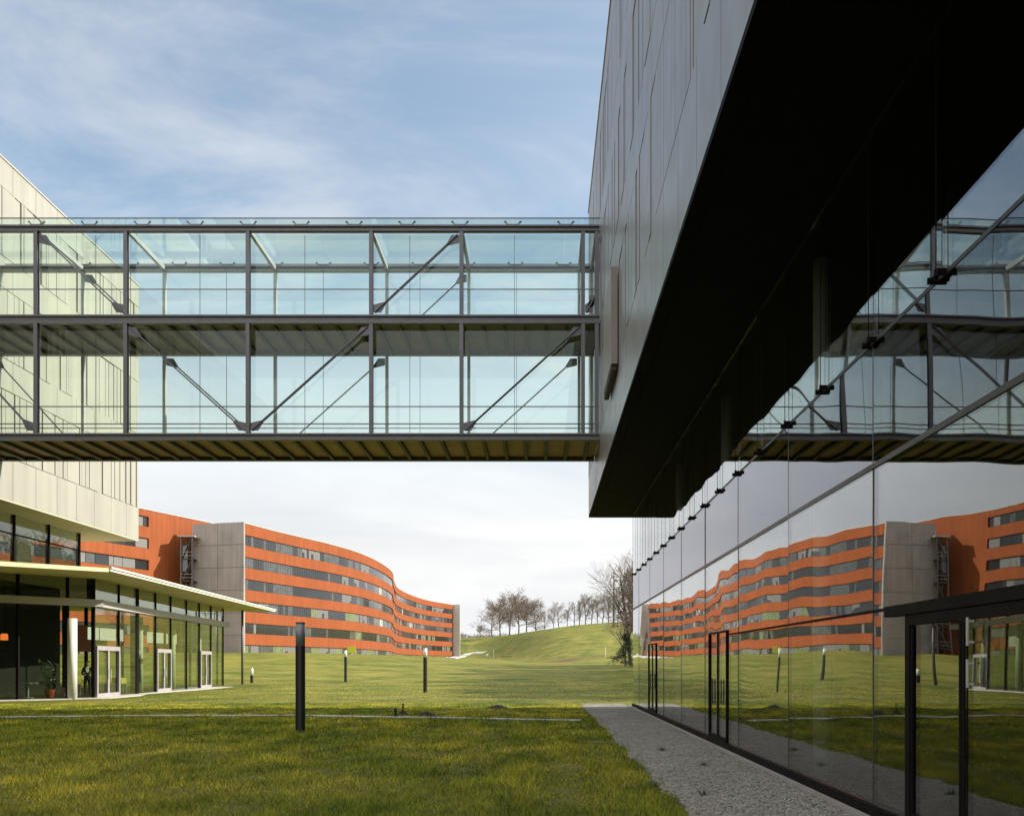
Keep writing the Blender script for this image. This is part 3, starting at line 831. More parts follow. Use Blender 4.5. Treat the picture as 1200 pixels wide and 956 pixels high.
# side wall runs F0 -> S1 facing right; wallbox t>0 lies to the right of a->b
for a, b_ in zip(dS[:-1], dS[1:]):
    for z0, z1 in ((0.06, BT0), (BT1, CB)):
        g = MB(); g.wallbox(sp(a + .04), sp(b_ - .04), z0, z1 - 0.005, -0.02, 0.0); obj('glass_pane', g, 'pav_glass', pv)
fts = [0, 0.13, 0.36, 0.60, 0.84, 1.0]
for a, b_ in zip(fts[:-1], fts[1:]):
    for z0, z1 in ((0.06, BT0), (BT1, CB)):
        g = MB(); g.wallbox(fp(b_ - .005), fp(a + .005), z0, z1 - 0.005, -0.02, 0.0); obj('glass_pane', g, 'pav_glass', pv)
g = MB(); g.wallbox((F0[0] + 0.0, F0[1]), (S1[0], S1[1] + 0.5), BT0, BT1, 0.0, 0.32); obj('transom_band', g, 'band_grey', pv)
g = MB(); g.wallbox(F1, (F0[0] + 0.22, F0[1] + 0.226), BT0, BT1 - 0.001, 0.003, 0.30); obj('transom_band', g, 'band_grey', pv)
for d in dS:
    g = MB(); x, y = sp(d)
    big = abs(d - 49.0) < 0.1
    w_ = 0.16 if big else 0.05
    g.box(x - (0.3 if big else 0.12), x + 0.04, y - w_, y + w_, 0.0, BT0 - .002); g.box(x - 0.12, x + 0.04, y - (w_ if big else .06), y + (w_ if big else .06), BT1, CB - .002)
    obj('mullion', g, 'black_frame', pv)
for f in fts[1:]:
    x, y = fp(f); g = MB(); g.box(x - 0.06, x + 0.06, y - 0.06, y + 0.06, 0, CB - .002); obj('mullion', g, 'black_frame', pv)
g = MB(); g.box(F0[0] - 0.35, F0[0] - 0.05, F0[1] - .02, F0[1] + 0.2, BT1, CB - .003)
obj('mullion', g, 'black_frame', pv)
for (a, b_) in ((dS[0] + 0.15, dS[1] - .05), (dS[3] + .1, dS[4] - .1), (dS[6] + .1, dS[7] - .1)):
    g = MB(); zt = 2.55
    g.wallbox(sp(a), sp(a + 0.13), 0.03, zt, 0.002, 0.10); g.wallbox(sp(b_ - 0.13), sp(b_), 0.03, zt, 0.002, 0.10); g.wallbox(sp(a + .131), sp(b_ - .131), zt - 0.22, zt - .002, 0.002, 0.10)
    c = (a + b_) / 2
    g.wallbox(sp(c - 0.09), sp(c + 0.09), 0.03, zt - .221, 0.002, 0.085); g.wallbox(sp(a + .131), sp(c - .091), 0.03, 0.22, 0.002, 0.085); g.wallbox(sp(c + .091), sp(b_ - .131), 0.03, 0.22, 0.002, 0.085)
    dr = obj('door', g, 'door_frame', pv)
    for s in (-1, 1):
        q = sp(c + s * 0.16); g = MB(); g.tube((q[0] + 0.13, q[1], 0.9), (q[0] + 0.13, q[1], 1.4), 0.02, n=8); g.bar((q[0] + 0.13, q[1], 0.95), (q[0] + .05, q[1], 0.95), 0.02); g.bar((q[0] + 0.13, q[1], 1.35), (q[0] + .05, q[1], 1.35), 0.02)
        obj('handle', g, 'steel_pale', dr)
# columns
g = MB(); g.lathe([(0.21, 0.0), (0.21, BT0 - 0.62)], -22.05, 42.15, 24); obj('column', g, 'plaster_white', pv, smooth=True)
for d in (52.5, 58.4, 64.2):
    x, y = sp(d); g = MB(); g.lathe([(0.17, 0.05), (0.17, BT0)], x - 1.1, y, 20); obj('column', g, 'plaster_white', pv, smooth=True)
x, y = P(284, 0, 68.5).x, 68.5
g = MB(); g.lathe([(0.085, 0.0), (0.085, CB - .002)], x, y, 16); obj('column', g, 'steel', pv, smooth=True)
q = fp(0.36 + .17); g = MB(); g.box(q[0] + .1, q[0] + .24, q[1] - .35, q[1] - .2, 0, 3.1); obj('column', g, 'door_frame', pv)
# inside
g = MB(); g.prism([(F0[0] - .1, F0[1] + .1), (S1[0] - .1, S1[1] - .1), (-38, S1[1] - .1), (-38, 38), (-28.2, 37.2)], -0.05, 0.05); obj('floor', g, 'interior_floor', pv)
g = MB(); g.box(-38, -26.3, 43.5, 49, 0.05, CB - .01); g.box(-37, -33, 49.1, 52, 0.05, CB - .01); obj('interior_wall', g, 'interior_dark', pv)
g = MB(); g.box(-31.2, -31.0, 52.0, 56.0, 2.5, 4.3); g.box(-31.2, -31.0, 60, 64, 2.5, 4.3); obj('interior_wall', g, 'interior_red', pv)
for a, b_ in ((50.6, 51.6), (52.0, 54.6), (58.2, 60.4), (61.2, 62.6)):
    g = MB(); g.box(-25.6, -25.45, a, b_, 3.05, 3.75); obj('light_panel', g, 'lamp_panel', pv)
for y in (53, 56, 59, 62, 65):
    g = MB(); g.box(-33.1, -32.9, y - 0.08, y + 0.08, 0.05, CB - .01); obj('mullion', g, 'black_frame', pv)
for x in (-31, -28.5, -26):
    g = MB(); g.box(x - .07, x + .07, 66.3, 66.45, 0.05, CB - .01); obj('mullion', g, 'black_frame', pv)
# paving round it
g = MB()
g.prism([(-30, 34.2), (-21.6, 42.3), (-20.75, 43.1), (-20.8, 46.5), (-22.0, 50), (-21.9, 58), (-22.0, 71.5), (-26, 71.5), (-26, 44), (-30, 40)], -0.05, 0.04)
obj('pavement', g, 'concrete_pale', kind='structure')

# indoor plant in a red pot
pl = thing('potted_plant', 'leafy pale plant in a red pot behind the pavilion front glass', 'plant', (-23.55, 42.95, 0.05))
g = MB(); g.lathe([(0.16, 0.05), (0.24, 0.32), (0.26, 0.45), (0.22, 0.45), (0.21, 0.40)], -23.55, 42.95, 16); obj('pot', g, 'terracotta', pl)
rr = random.Random(2)
g = MB(); h = MB()
for k in range(26):
    an = rr.uniform(0, 6.28); t_ = Vector((-23.55 + math.cos(an) * rr.uniform(0.1, 0.55), 42.95 + math.sin(an) * rr.uniform(0.1, 0.5), rr.uniform(0.7, 1.85)))
    h.tube((-23.55, 42.95, 0.4), t_, 0.012, 0.006, n=4)
    for j in range(3):
        c = t_ + Vector((rr.uniform(-.1, .1), rr.uniform(-.1, .1), rr.uniform(-.2, .05))); d = Vector((rr.uniform(-1, 1), rr.uniform(-1, 1), rr.uniform(-.5, .3))).normalized()
        s_ = d.cross(Vector((0, 0, 1))).normalized() * 0.06; g.mi = 1 if rr.random() < 0.45 else 0
        g.face([c, c + d * 0.12 + s_, c + d * 0.30, c + d * 0.12 - s_])
obj('foliage', g, ['leaf', 'leaf_pale'], pl); obj('stem', h, 'leaf', pl)
# pendant lamp
p = P(5, 746, 43.2)
ld = thing('pendant_lamp', 'glowing orange square lamp hanging inside the dark pavilion', 'lamp', (p.x, p.y, p.z - 0.2))
g = MB(); g.lathe([(0.10, p.z - .16), (0.17, p.z - .14), (0.15, p.z + .14), (0.08, p.z + .16)], p.x, p.y, 12); obj('lamp_shade', g, 'lamp_orange', ld)
g = MB(); g.tube((p.x, p.y, p.z + .16), (p.x, p.y, CB), 0.012, n=6); obj('cord', g, 'black_frame', ld)
# bistro table behind the glass
p = P(33, 801, 42.4)
tb = thing('cafe_table', 'small round pale table behind the dark pavilion front glass', 'table', (p.x, p.y, 0.05))
g = MB(); g.lathe([(0.40, 0.72), (0.42, 0.74), (0.42, 0.76), (0.40, 0.775)], p.x, p.y, 24); obj('tabletop', g, 'band_grey', tb)
g = MB(); g.lathe([(0.25, 0.05), (0.24, 0.075), (0.035, 0.10), (0.035, 0.72)], p.x, p.y, 16); obj('pedestal', g, 'steel_pale', tb)

# person standing by the round column
def person(loc, rz):
    root = thing('person', 'person in dark suit and white shirt standing beside the white round column', 'person', loc)
    js = {'pelvis': (0, 0, .92), 'waist': (0, 0, 1.08), 'chest': (0, .01, 1.30), 'neck0': (0, .02, 1.44), 'neck1': (0, .0, 1.51),
          'sl': (.17, .01, 1.40), 'el': (.24, .03, 1.12), 'wl': (.12, -.16, 1.06), 'hl': (.06, -.20, 1.06),
          'sr': (-.17, .01, 1.40), 'er': (-.24, .03, 1.12), 'wr': (-.12, -.16, 1.06), 'hr': (-.06, -.20, 1.06),
          'hipl': (.09, 0, .88), 'kl': (.10, -.02, .49), 'al': (.10, .02, .09), 'tl': (.11, -.13, .04),
          'hipr': (-.09, 0, .88), 'kr': (-.10, -.01, .49), 'ar': (-.10, .02, .09), 'tr': (-.11, -.13, .04),
          'head0': (0, -.01, 1.56), 'head1': (0, -.02, 1.64), 'head2': (0, -.01, 1.70)}
    rad = dict(pelvis=.15, waist=.13, chest=.155, neck0=.07, neck1=.055, sl=.075, el=.05, wl=.035, hl=.038, sr=.075, er=.05, wr=.035, hr=.038,
               hipl=.10, kl=.068, al=.05, tl=.04, hipr=.10, kr=.068, ar=.05, tr=.04, head0=.075, head1=.092, head2=.075)
    ed = [('pelvis', 'waist'), ('waist', 'chest'), ('chest', 'neck0'), ('neck0', 'neck1'), ('neck1', 'head0'), ('head0', 'head1'), ('head1', 'head2'),
          ('chest', 'sl'), ('sl', 'el'), ('el', 'wl'), ('wl', 'hl'), ('chest', 'sr'), ('sr', 'er'), ('er', 'wr'), ('wr', 'hr'),
          ('pelvis', 'hipl'), ('hipl', 'kl'), ('kl', 'al'), ('al', 'tl'), ('pelvis', 'hipr'), ('hipr', 'kr'), ('kr', 'ar'), ('ar', 'tr')]
    ks = list(js); me = bpy.data.meshes.new('body')
    me.from_pydata([js[k] for k in ks], [(ks.index(a), ks.index(b_)) for a, b_ in ed], [])
    o = bpy.data.objects.new('body', me); COL.objects.link(o); o.parent = root
    sk = o.modifiers.new('skin', 'SKIN'); sk.use_smooth_shade = True
    me.skin_vertices[0].data[0].use_root = True
    for i, k in enumerate(ks):
        q = rad[k]; me.skin_vertices[0].data[i].radius = (q, q * (0.72 if k in ('chest', 'waist', 'pelvis') else 1))
    sb = o.modifiers.new('sub', 'SUBSURF'); sb.levels = 2; sb.render_levels = 2
    dg = bpy.context.evaluated_depsgraph_get(); dg.update()
    em = bpy.data.meshes.new_from_object(o.evaluated_get(dg))
    o.modifiers.clear(); o.data = em
    em.materials.clear()
    for q in ('suit', 'skin', 'shirt'): em.materials.append(MATS[q])
    for p_ in em.polygons:
        c = p_.center
        i = 0
        if c.z > 1.475: i = 1
        elif c.z > 1.43 and abs(c.x) < 0.07: i = 2
        elif c.y < -0.15 and 0.95 < c.z < 1.2: i = 1
        elif c.y < -0.06 and abs(c.x) < 0.035 and 1.2 < c.z < 1.44: i = 2
        p_.material_index = i; p_.use_smooth = True
    hb = MB(); hb.lathe([(0.085, 1.655), (0.105, 1.69), (0.095, 1.74), (0.05, 1.78)], 0, 0.015, 14)
    hm = obj('hair', hb, 'hair', root, smooth=True); hm.location = (0, 0, 0)
    root.rotation_euler = (0, 0, rz)
    return root
p = P(102.5, 0, 44.1)
person((p.x, p.y, 0.06), math.radians(25))

# ------------------------------------------------------------------ orange buildings
def spline(pts, step):
    q = []
    n = len(pts)
    for i in range(n - 1):
        p0 = Vector(pts[max(0, i - 1)]); p1 = Vector(pts[i]); p2 = Vector(pts[i + 1]); p3 = Vector(pts[min(n - 1, i + 2)])
        for k in range(24):
            t_ = k / 24
            q.append(0.5 * ((2 * p1) + (p2 - p0) * t_ + (2 * p0 - 5 * p1 + 4 * p2 - p3) * t_ ** 2 + (3 * p1 - p0 - 3 * p2 + p3) * t_ ** 3))
    q.append(Vector(pts[-1]))
    out_ = [q[0]]; acc = 0
    for a, b_ in zip(q[:-1], q[1:]):
        l = (b_ - a).length; pos = step - acc
        while pos <= l:
            out_.append(a + (b_ - a) * (pos / l)); pos += step
        acc = (acc + l) % step if l else acc
    return out_
CP = [(-45.96, 138.8), (-43.45, 147.9), (-40.6, 156.5), (-38.1, 164.5), (-35.7, 176.5), (-34.7, 193), (-35.4, 212.8), (-38.6, 235), (-41.2, 258.8), (-41.1, 283.6), (-38.6, 307.7), (-32.2, 331.0)]
cv = spline(CP, 1.40)
NP = len(cv)
def nrm(i):
    a = cv[max(0, i - 1)]; b_ = cv[min(NP - 1, i + 1)]; d = (b_ - a).normalized(); return Vector((d.y, -d.x))
NR = [nrm(i) for i in range(NP)]
ob = thing('orange_building', 'long curved orange office block with six ribbon window storeys and concrete end wall', 'building', (-46, 180, 3.4))
ROOF = 23.46
def strip(g, i0, i1, o0, o1, z0, z1):
    """solid curved band between offsets o0 (inner) and o1 (outer) from the curve"""
    k = len(g.v); n = i1 - i0 + 1
    for i in range(i0, i1 + 1):
        a = cv[i] + NR[i] * o0; b_ = cv[i] + NR[i] * o1
        g.v += [(a.x, a.y, z0), (b_.x, b_.y, z0), (b_.x, b_.y, z1), (a.x, a.y, z1)]
    for j in range(n - 1):
        for c in range(4):
            d = (c + 1) % 4
            g.f.append((k + 4 * j + c, k + 4 * j + d, k + 4 * (j + 1) + d, k + 4 * (j + 1) + c)); g.m.append(g.mi)
    g.f.append((k + 3, k + 2, k + 1, k)); g.m.append(g.mi)
    e = k + 4 * (n - 1); g.f.append((e, e + 1, e + 2, e + 3)); g.m.append(g.mi)
g = MB(); strip(g, 0, NP - 1, -9.0, -0.22, -1.0, ROOF - 0.05); obj('wall', g, 'win_frame', ob)
tops = [ROOF - 1.74 - 3.41 * k for k in range(6)]; WH = 1.66
prev = ROOF
for k, tp in enumerate(tops):
    g = MB(); strip(g, 0, NP - 1, -0.215, 0.0, tp, prev); obj('spandrel', g, 'orange', ob, smooth=False); prev = tp - WH
g = MB(); strip(g, 0, NP - 1, -0.215, -0.01, -1.0, prev); obj('base_wall', g, 'concrete', ob)
g = MB(); strip(g, 0, NP - 1, -9.05, 0.06, ROOF, ROOF + 0.14); obj('roof', g, 'coping', ob)
rr = random.Random(21)
for k, tp in enumerate(tops):
    nseg = 12; bounds = [round(i * (NP - 1) / nseg) for i in range(nseg + 1)]
    run, cur = 0, 1
    for s0, s1 in zip(bounds[:-1], bounds[1:]):
        g = MB()
        for i in range(s0, s1):
            for half in (0, 1):
                if run <= 0 and half == 0:
                    cur = rr.choices([0, 1, 2, 3, 4], [0.48, 0.24, 0.17, 0.05, 0.06])[0]; run = rr.choice([1, 1, 2, 2, 3, 4])
                    if k == 5: cur = rr.choice([2, 2, 1, 4, 1, 2])
                g.mi = cur if rr.random() < 0.9 else rr.choice([0, 1])
                a = cv[i].lerp(cv[i + 1], half * 0.5); b_ = cv[i].lerp(cv[i + 1], half * 0.5 + 0.5)
                na, nb = NR[i], NR[i + 1]
                gp = 0.03; d = (b_ - a).normalized()
                of = -0.19 if g.mi != 3 else rr.choice([-0.19, -0.10])
                p0, p1 = a + d * gp + na * of, b_ - d * gp + nb * (of if g.mi != 3 else -0.17)
                q0, q1 = a + d * gp - na * 0.218, b_ - d * gp - nb * 0.218
                zb, zt = tp - WH + 0.06, tp - 0.06
                if g.mi == 2 and rr.random() < 0.25:   # blind half down over dark glass
                    zm = zb + (zt - zb) * rr.uniform(0.3, 0.6)
                    g.mi = 0; g.hexa([(q0.x, q0.y, zb), (p0.x, p0.y, zb), (p1.x, p1.y, zb), (q1.x, q1.y, zb), (q0.x, q0.y, zm), (p0.x, p0.y, zm), (p1.x, p1.y, zm), (q1.x, q1.y, zm)])
                    zb = zm + 0.002; g.mi = 2
                g.hexa([(q0.x, q0.y, zb), (p0.x, p0.y, zb), (p1.x, p1.y, zb), (q1.x, q1.y, zb), (q0.x, q0.y, zt), (p0.x, p0.y, zt), (p1.x, p1.y, zt), (q1.x, q1.y, zt)])
            run -= 1
        obj('window', g, ['win_dark', 'win_mid', 'win_blind', 'win_white', 'win_green'], ob)
# concrete end walls in cast panels
def end_wall(i, sgn, o0, o1, rowsz, cols, mat):
    n_ = NR[i]; tdir = Vector((-n_.y, n_.x)) * sgn      # sgn -1: the near end
    c = cv[i]
    g = MB(); a = c + n_ * o1; b_ = c + n_ * o0
    def pt(o, t_): q = c + n_ * o + tdir * t_; return q
    g.prism([pt(o1 - .02, 0.01), pt(o1 - .02, 0.28), pt(o0 + .02, 0.28), pt(o0 + .02, 0.01)][::(1 if sgn < 0 else -1)], -1, ROOF + 0.17)
    for rz0, rz1 in zip(rowsz[:-1], rowsz[1:]):
        for k in range(cols):
            u0 = o1 + (o0 - o1) * k / cols; u1 = o1 + (o0 - o1) * (k + 1) / cols
            s_ = 0.05 if o0 < o1 else -0.05
            g.prism([pt(u0 - s_, 0.281), pt(u0 - s_, 0.36), pt(u1 + s_, 0.36), pt(u1 + s_, 0.281)][::(1 if sgn < 0 else -1)], rz0 + 0.05, rz1 - 0.05)
    obj('end_wall', g, mat, ob)
rz = [-1.0] + [ROOF + 0.2 - 3.41 * 1.03 * k for k in range(6, -1, -1)]
end_wall(0, -1, -9.1, 0.16, rz, 2, 'concrete')
end_wall(NP - 1, 1, -9.0, 2.6, rz, 3, 'concrete_pale')

# second orange block behind
ob2 = thing('orange_building', 'plain orange gable wall behind the concrete end wall with windows at its left', 'building', (-62, 150, 3.4))
B0 = Vector((-85.0, 88.5)); dB = Vector((0.39, 1.0)).normalized()
p161 = Vector((-60.2, 133.7)); B0 = p161 - dB * 62; B1 = p161 + dB * 34
nB = Vector((dB.y, -dB.x)); R2 = r(23.3)
WE = None
for k in range(400):
    q = p161 + dB * (k * 0.05)
    if 634 + q.x * F / q.y >= 174.3: WE = k * 0.05; break
lenL = 62 + WE
g = MB()
rows2 = [(r(22.3) - 3.28 * k, 1.55) for k in range(7)]
prev = R2
for tp, h_ in rows2:
    g.wallbox(B0, B0 + dB * lenL, tp, prev, -0.3, 0.0); prev = tp - h_
g.wallbox(B0, B0 + dB * lenL, -1, prev, -0.3, 0.0)
g.wallbox(B0 + dB * lenL, B1, -1, R2, -0.3, 0.0)
obj('wall', g, 'orange', ob2)
g = MB(); g.wallbox(B0, B1, -1, R2 - 0.05, -14, -0.305); obj('core_wall', g, 'win_frame', ob2)
g = MB(); g.wallbox(B0, B1, R2, R2 + 0.14, -14.1, 0.07); obj('roof', g, 'coping', ob2)
for tp, h_ in rows2:
    x = lenL; seg = []
    while x > 4:
        g = MB(); L_ = rr.choice([6.4, 8.0, 9.6]); e = x
        while x > e - L_ and x > 2:
            w_ = rr.choice([0.9, 1.6, 1.6, 2.4]); g.mi = rr.choices([0, 1, 2], [0.45, 0.25, 0.3])[0]
            g.wallbox(B0 + dB * (x - w_ + 0.04), B0 + dB * (x - 0.04), tp - h_ + 0.07, tp - 0.07, -0.304, -0.24); x -= w_
        obj('window', g, ['win_dark', 'win_mid', 'win_blind'], ob2)
# outside stair between the two blocks
es_base = P(219, 770, 140)
es = thing('escape_stair', 'steel stair tower standing between the orange wall and the concrete end wall', 'stair', (es_base.x, es_base.y, 3.2))
ex, ey = P(212, 0, 138.6).x, 138.6
W2, D2 = 1.75, 2.2
g = MB()
for px_c in (0, W2):
    for dy in (0, D2): g.box(ex + px_c - .09, ex + px_c + .09, ey + dy - .09, ey + dy + .09, 0, 21.3)
obj('post', g, 'steel', es)
g = MB(); g.box(ex - .4, ex + W2 + .5, ey - .4, ey + D2 + .4, 21.301, 21.5); obj('roof', g, 'coping', es)
for k in range(5):
    g = MB(); z = 4.2 + 3.41 * k; g.box(ex - .02, ex + W2, ey - .02, ey + D2, z, z + 0.18); lp = obj('landing', g, 'joist', es)
    g = MB()
    for zz in (z + 0.6, z + 1.15): g.bar((ex, ey - .05, zz), (ex + W2, ey - .05, zz), 0.05); g.bar((ex - .05, ey, zz), (ex - .05, ey + D2, zz), 0.05)
    obj('railing', g, 'steel_pale', lp)
    g = MB(); g.bar((ex + .2, ey + 0.6, z + .18), (ex + W2 - .2, ey + 0.6, z + 3.4), 0.8, 0.2, up=(0, 0, 1)); obj('flight', g, 'joist', es)
g = MB(); g.box(ex - .06, ex + 0.95, ey + .2, ey + .3, 16.0, 20.0); obj('panel', g, 'win_mid', es)

# ------------------------------------------------------------------ light columns on the lawn
def light_column(label, loc, h, lit_mat, frac=0.22, rad=0.115, group='light columns on the lawn'):
    t_ = thing('light_column', label, 'lamp post', (0, 0, 0), group)
    g = MB(); zl = h * (1 - frac)
    g.lathe([(rad + 0.02, 0), (rad + .02, 0.02), (rad, 0.03), (rad, zl)], n=28); obj('post', g, 'post_dark', t_, smooth=False)
    g = MB(); g.lathe([(rad * 0.97, zl + .001), (rad * 0.97, h - 0.03)], n=28); obj('lamp_lens', g, lit_mat, t_, smooth=True)
    g = MB(); g.lathe([(rad, h - 0.029), (rad, h - .005), (rad * 0.9, h)], n=28); obj('cap', g, 'frame_grey', t_)
    t_.location = loc
    return t_
light_column('tall black light column with grey lens standing nearest on the shaded grass', (P(352, 0, 21.66).x, 21.66, terrain(-5.8, 21.66)), 2.66, 'lamp_glass')
light_column('dark light column with white top alone on the sunny lawn before the curved building end', (P(498.3, 0, 52.5).x, 52.5, terrain(-6.8, 52.5)), 2.62, 'lamp_white')
x = P(405, 0, 73.5).x
light_column('small slim light column farthest away below the orange building middle', (x, 73.5, terrain(x, 73.5)), 2.62, 'lamp_white')
x = P(295, 0, 71.0).x
light_column('short white topped bollard beside the thin canopy column', (x, 71.0, terrain(x, 71)), 1.2, 'lamp_white', 0.5, 0.12)

# small things in the grass near the path
p = P(463.5, 0, 27.9)
st = thing('stake', 'short thick black stake in the grass beside the footpath', 'stake', (p.x, p.y, 0))
g = MB(); g.lathe([(0.045, 0.0), (0.045, 0.22), (0.055, 0.225), (0.055, 0.27), (0.03, 0.285)], p.x, p.y, 12); obj('shaft', g, 'post_dark', st)
p = P(472, 0, 28.6)
mh = thing('molehill', 'dark earth heap with a wooden peg standing in it', 'molehill', (p.x, p.y, 0))
def heap(cx, cy, rad, h, seed):
    g = MB(); n = 18; rr_ = random.Random(seed)
    rings = [(1.0, -0.01), (0.8, 0.22), (0.55, 0.55), (0.3, 0.85), (0.1, 1.0)]
    k = 0
    for rr0, zz in rings:
        for i in range(n):
            th = 2 * math.pi * i / n; q = rad * rr0 * (1 + rr_.uniform(-.16, .16)); g.v.append((cx + q * math.cos(th), cy + q * math.sin(th), h * zz * (1 + rr_.uniform(-.12, .12))))
    for a in range(len(rings) - 1):
        for i in range(n):
            j = (i + 1) % n; g.f.append((a * n + i, a * n + j, (a + 1) * n + j, (a + 1) * n + i)); g.m.append(0)
    g.f.append(tuple((len(rings) - 1) * n + i for i in range(n))); g.m.append(0)
    return g
obj('earth', heap(p.x, p.y, 0.24, 0.17, 3), 'soil', mh)
g = MB(); g.bar((p.x, p.y, 0.1), (p.x + .01, p.y, 0.40), 0.05); obj('peg', g, 'bark', mh)
p = P(500, 0, 28.3); o = obj('molehill', heap(0, 0, 0.36, 0.14, 9), 'soil'); o.location = (p.x, p.y, 0); tag(o, 'low wide earth heap right of the pegged molehill by the footpath', 'molehill')
p = P(583, 0, 33.5); o = obj('molehill', heap(0, 0, 0.50, 0.12, 14), 'soil'); o.location = (p.x, p.y, 0); tag(o, 'flat dark earth heap at the edge of the building shadow', 'molehill')
# weeds on the gravel
def weed(x, y, rad, seed, label):
    rr_ = random.Random(seed); g = MB()
    for k in range(70):
        an = rr_.uniform(0, 6.28); q = rad * rr_.random(); b_ = Vector((q * .5 * math.cos(an), q * .5 * math.sin(an), 0)); tip = Vector((q * math.cos(an), q * math.sin(an), rr_.uniform(0.03, 0.09)))
        s_ = Vector((-math.sin(an), math.cos(an), 0)) * 0.006; g.face([b_ - s_, b_ + s_, tip])
    o = obj('weed', g, 'leaf'); o.location = (x, y, 0.03); tag(o, label, 'weed', 'weeds on the gravel')
p = P(824, 0, 14.3); weed(p.x, p.y, 0.16, 1, 'flat weed tuft on the gravel, the one nearest the middle of the path')
p = P(825, 0, 11.1); weed(p.x, p.y, 0.13, 2, 'small dark weed tuft alone on the near gravel')
p = P(776, 0, 16.8); weed(p.x, p.y, 0.2, 3, 'weed tuft growing by the lawn edge of the gravel')

# ------------------------------------------------------------------ far field furniture
def pole(px, d, h, label):
    x, d = ground_at(px, d); z = terrain(x, d); g = MB(); g.lathe([(0.055, -0.05), (0.055, h), (0.03, h + 0.05)], 0, 0, 10)
    o = obj('marker_pole', g, 'lamp_white'); o.location = (x, d, z); tag(o, label, 'pole', 'marker poles on the field')
pole(578.5, 770, 2.8, 'thin white pole on the field near the small white board')
pole(709.5, 769.5, 2.2, 'thin white pole in front of the dark bank on the right')
x, yb = ground_at(571, 771.5); z = terrain(x, yb)
bd = thing('notice_board', 'small white board on two legs at the far side of the lawn', 'sign', (x, yb, z))
g = MB(); g.box(x - .55, x + .55, yb - .05, yb + .05, z + 0.9, z + 1.7); obj('panel', g, 'lamp_white', bd)
for s in (-1, 1):
    g = MB(); g.box(x + s * .42 - .05, x + s * .42 + .05, yb - .1, yb - .051, z - .1, z + 1.6); obj('leg', g, 'steel', bd)
x, yb = ground_at(595, 770.5); z = terrain(x, yb)
bn = thing('bench', 'long low dark bench at the foot of the hill', 'bench', (x, yb, z))
g = MB(); g.box(x - 2.2, x + 2.2, yb - .3, yb + .3, z + 0.38, z + 0.5); obj('seat', g, 'bark', bn)
for s in (-1, 1):
    g = MB(); g.box(x + s * 1.8 - .1, x + s * 1.8 + .1, yb - .2, yb + .2, z - .1, z + .379); obj('leg', g, 'steel', bn)
x = P(412, 0, 158).x + 3.5; 
xs_ = P(412, 765, 150); z = terrain(xs_.x, 150)
sg = thing('sign_panel', 'yellow green panel on legs before the ground floor of the curved building', 'sign', (xs_.x, 150, z))
g = MB(); g.box(xs_.x - .65, xs_.x + .65, 149.96, 150.04, z + 0.25, z + 1.35); obj('panel', g, 'signal', sg)
for s in (-1, 1):
    g = MB(); g.box(xs_.x + s * .5 - .04, xs_.x + s * .5 + .04, 150.041, 150.12, z - .1, z + 1.3); obj('leg', g, 'steel', sg)

# ------------------------------------------------------------------ trees
def bare_tree(seed, H, trunk_frac, spread, levels, nb, leaf=0.0, twig_r=0.02, lean=0.0, upright=0.5):
    """trunk + limbs as one mesh, fine twigs (and what leaves are left) as the crown"""
    rr_ = random.Random(seed); tr, tw = MB(), MB()
    def limb(p, d, L_, rad, lev):
        n = 4 if lev == 0 else 3
        pts = [Vector(p)]; d = d.copy(); rs_ = [rad]
        for k in range(n):
            d = (d + Vector((rr_.gauss(0, .13), rr_.gauss(0, .13), rr_.gauss(0.03 * upright, .08))) * (0.5 if lev == 0 else 1.2)).normalized()
            pts.append(pts[-1] + d * (L_ / n)); rs_.append(rad * (1 - 0.75 * (k + 1) / n) if lev else rad * (1 - 0.62 * (k + 1) / n))
        for k in range(n):
            if lev <= 1: tr.tube(pts[k], pts[k + 1], rs_[k], rs_[k + 1], n=7 if lev == 0 else 5, cap=(k == 0 or k == n - 1))
            else: tw.mi = 0; tw.tube(pts[k], pts[k + 1], max(rs_[k], twig_r * .7), max(rs_[k + 1], twig_r * .45), n=3, cap=False)
        if lev >= levels:
            if leaf:
                for k in range(1, n + 1):
                    if rr_.random() < leaf:
                        c = pts[k]; u = Vector((rr_.gauss(0, 1), rr_.gauss(0, 1), rr_.gauss(0, 1))).normalized(); v_ = u.orthogonal().normalized(); q = rr_.uniform(.05, .13)
                        tw.mi = 1; tw.face([c + u * q, c + v_ * q, c - u * q, c - v_ * q])
            return
        cnt = nb[lev]
        for j in range(cnt):
            f = (trunk_frac + (1 - trunk_frac) * (j + rr_.random()) / cnt) if lev == 0 else 0.2 + 0.8 * (j + rr_.random()) / cnt
            f = min(f, 0.999); k = min(n - 1, int(f * n)); q = pts[k].lerp(pts[k + 1], f * n - k)
            ax = (pts[k + 1] - pts[k]).normalized(); side = Vector((rr_.gauss(0, 1), rr_.gauss(0, 1), rr_.gauss(0, .3)))
            side = (side - ax * side.dot(ax)).normalized(); an = math.radians(rr_.uniform(30, 65) * spread)
            nd = (ax * math.cos(an) + side * math.sin(an) + Vector((0, 0, 0.15 * upright))).normalized()
            ll = L_ * rr_.uniform(.40, .62) * (1.0 if lev else (1.05 - 0.55 * (f - trunk_frac) / (1 - trunk_frac)))
            limb(q, nd, ll, max(rs_[k] * 0.55, twig_r), lev + 1)
        if lev > 0: limb(pts[-1], d, L_ * .5, rs_[-1], lev + 1)
    limb((0, 0, -0.3), Vector((lean, 0, 1)).normalized(), H * 0.82, H * 0.018, 0)
    return tr, tw
def proto(name, label, seed, *a, **k):
    t_ = thing(name, label, 'tree', (0, 0, 0))
    tr, tw = bare_tree(seed, *a, **k)
    obj('trunk', tr, 'bark', t_); obj('crown', tw, ['twig', 'dry_leaf'], t_)
    return t_
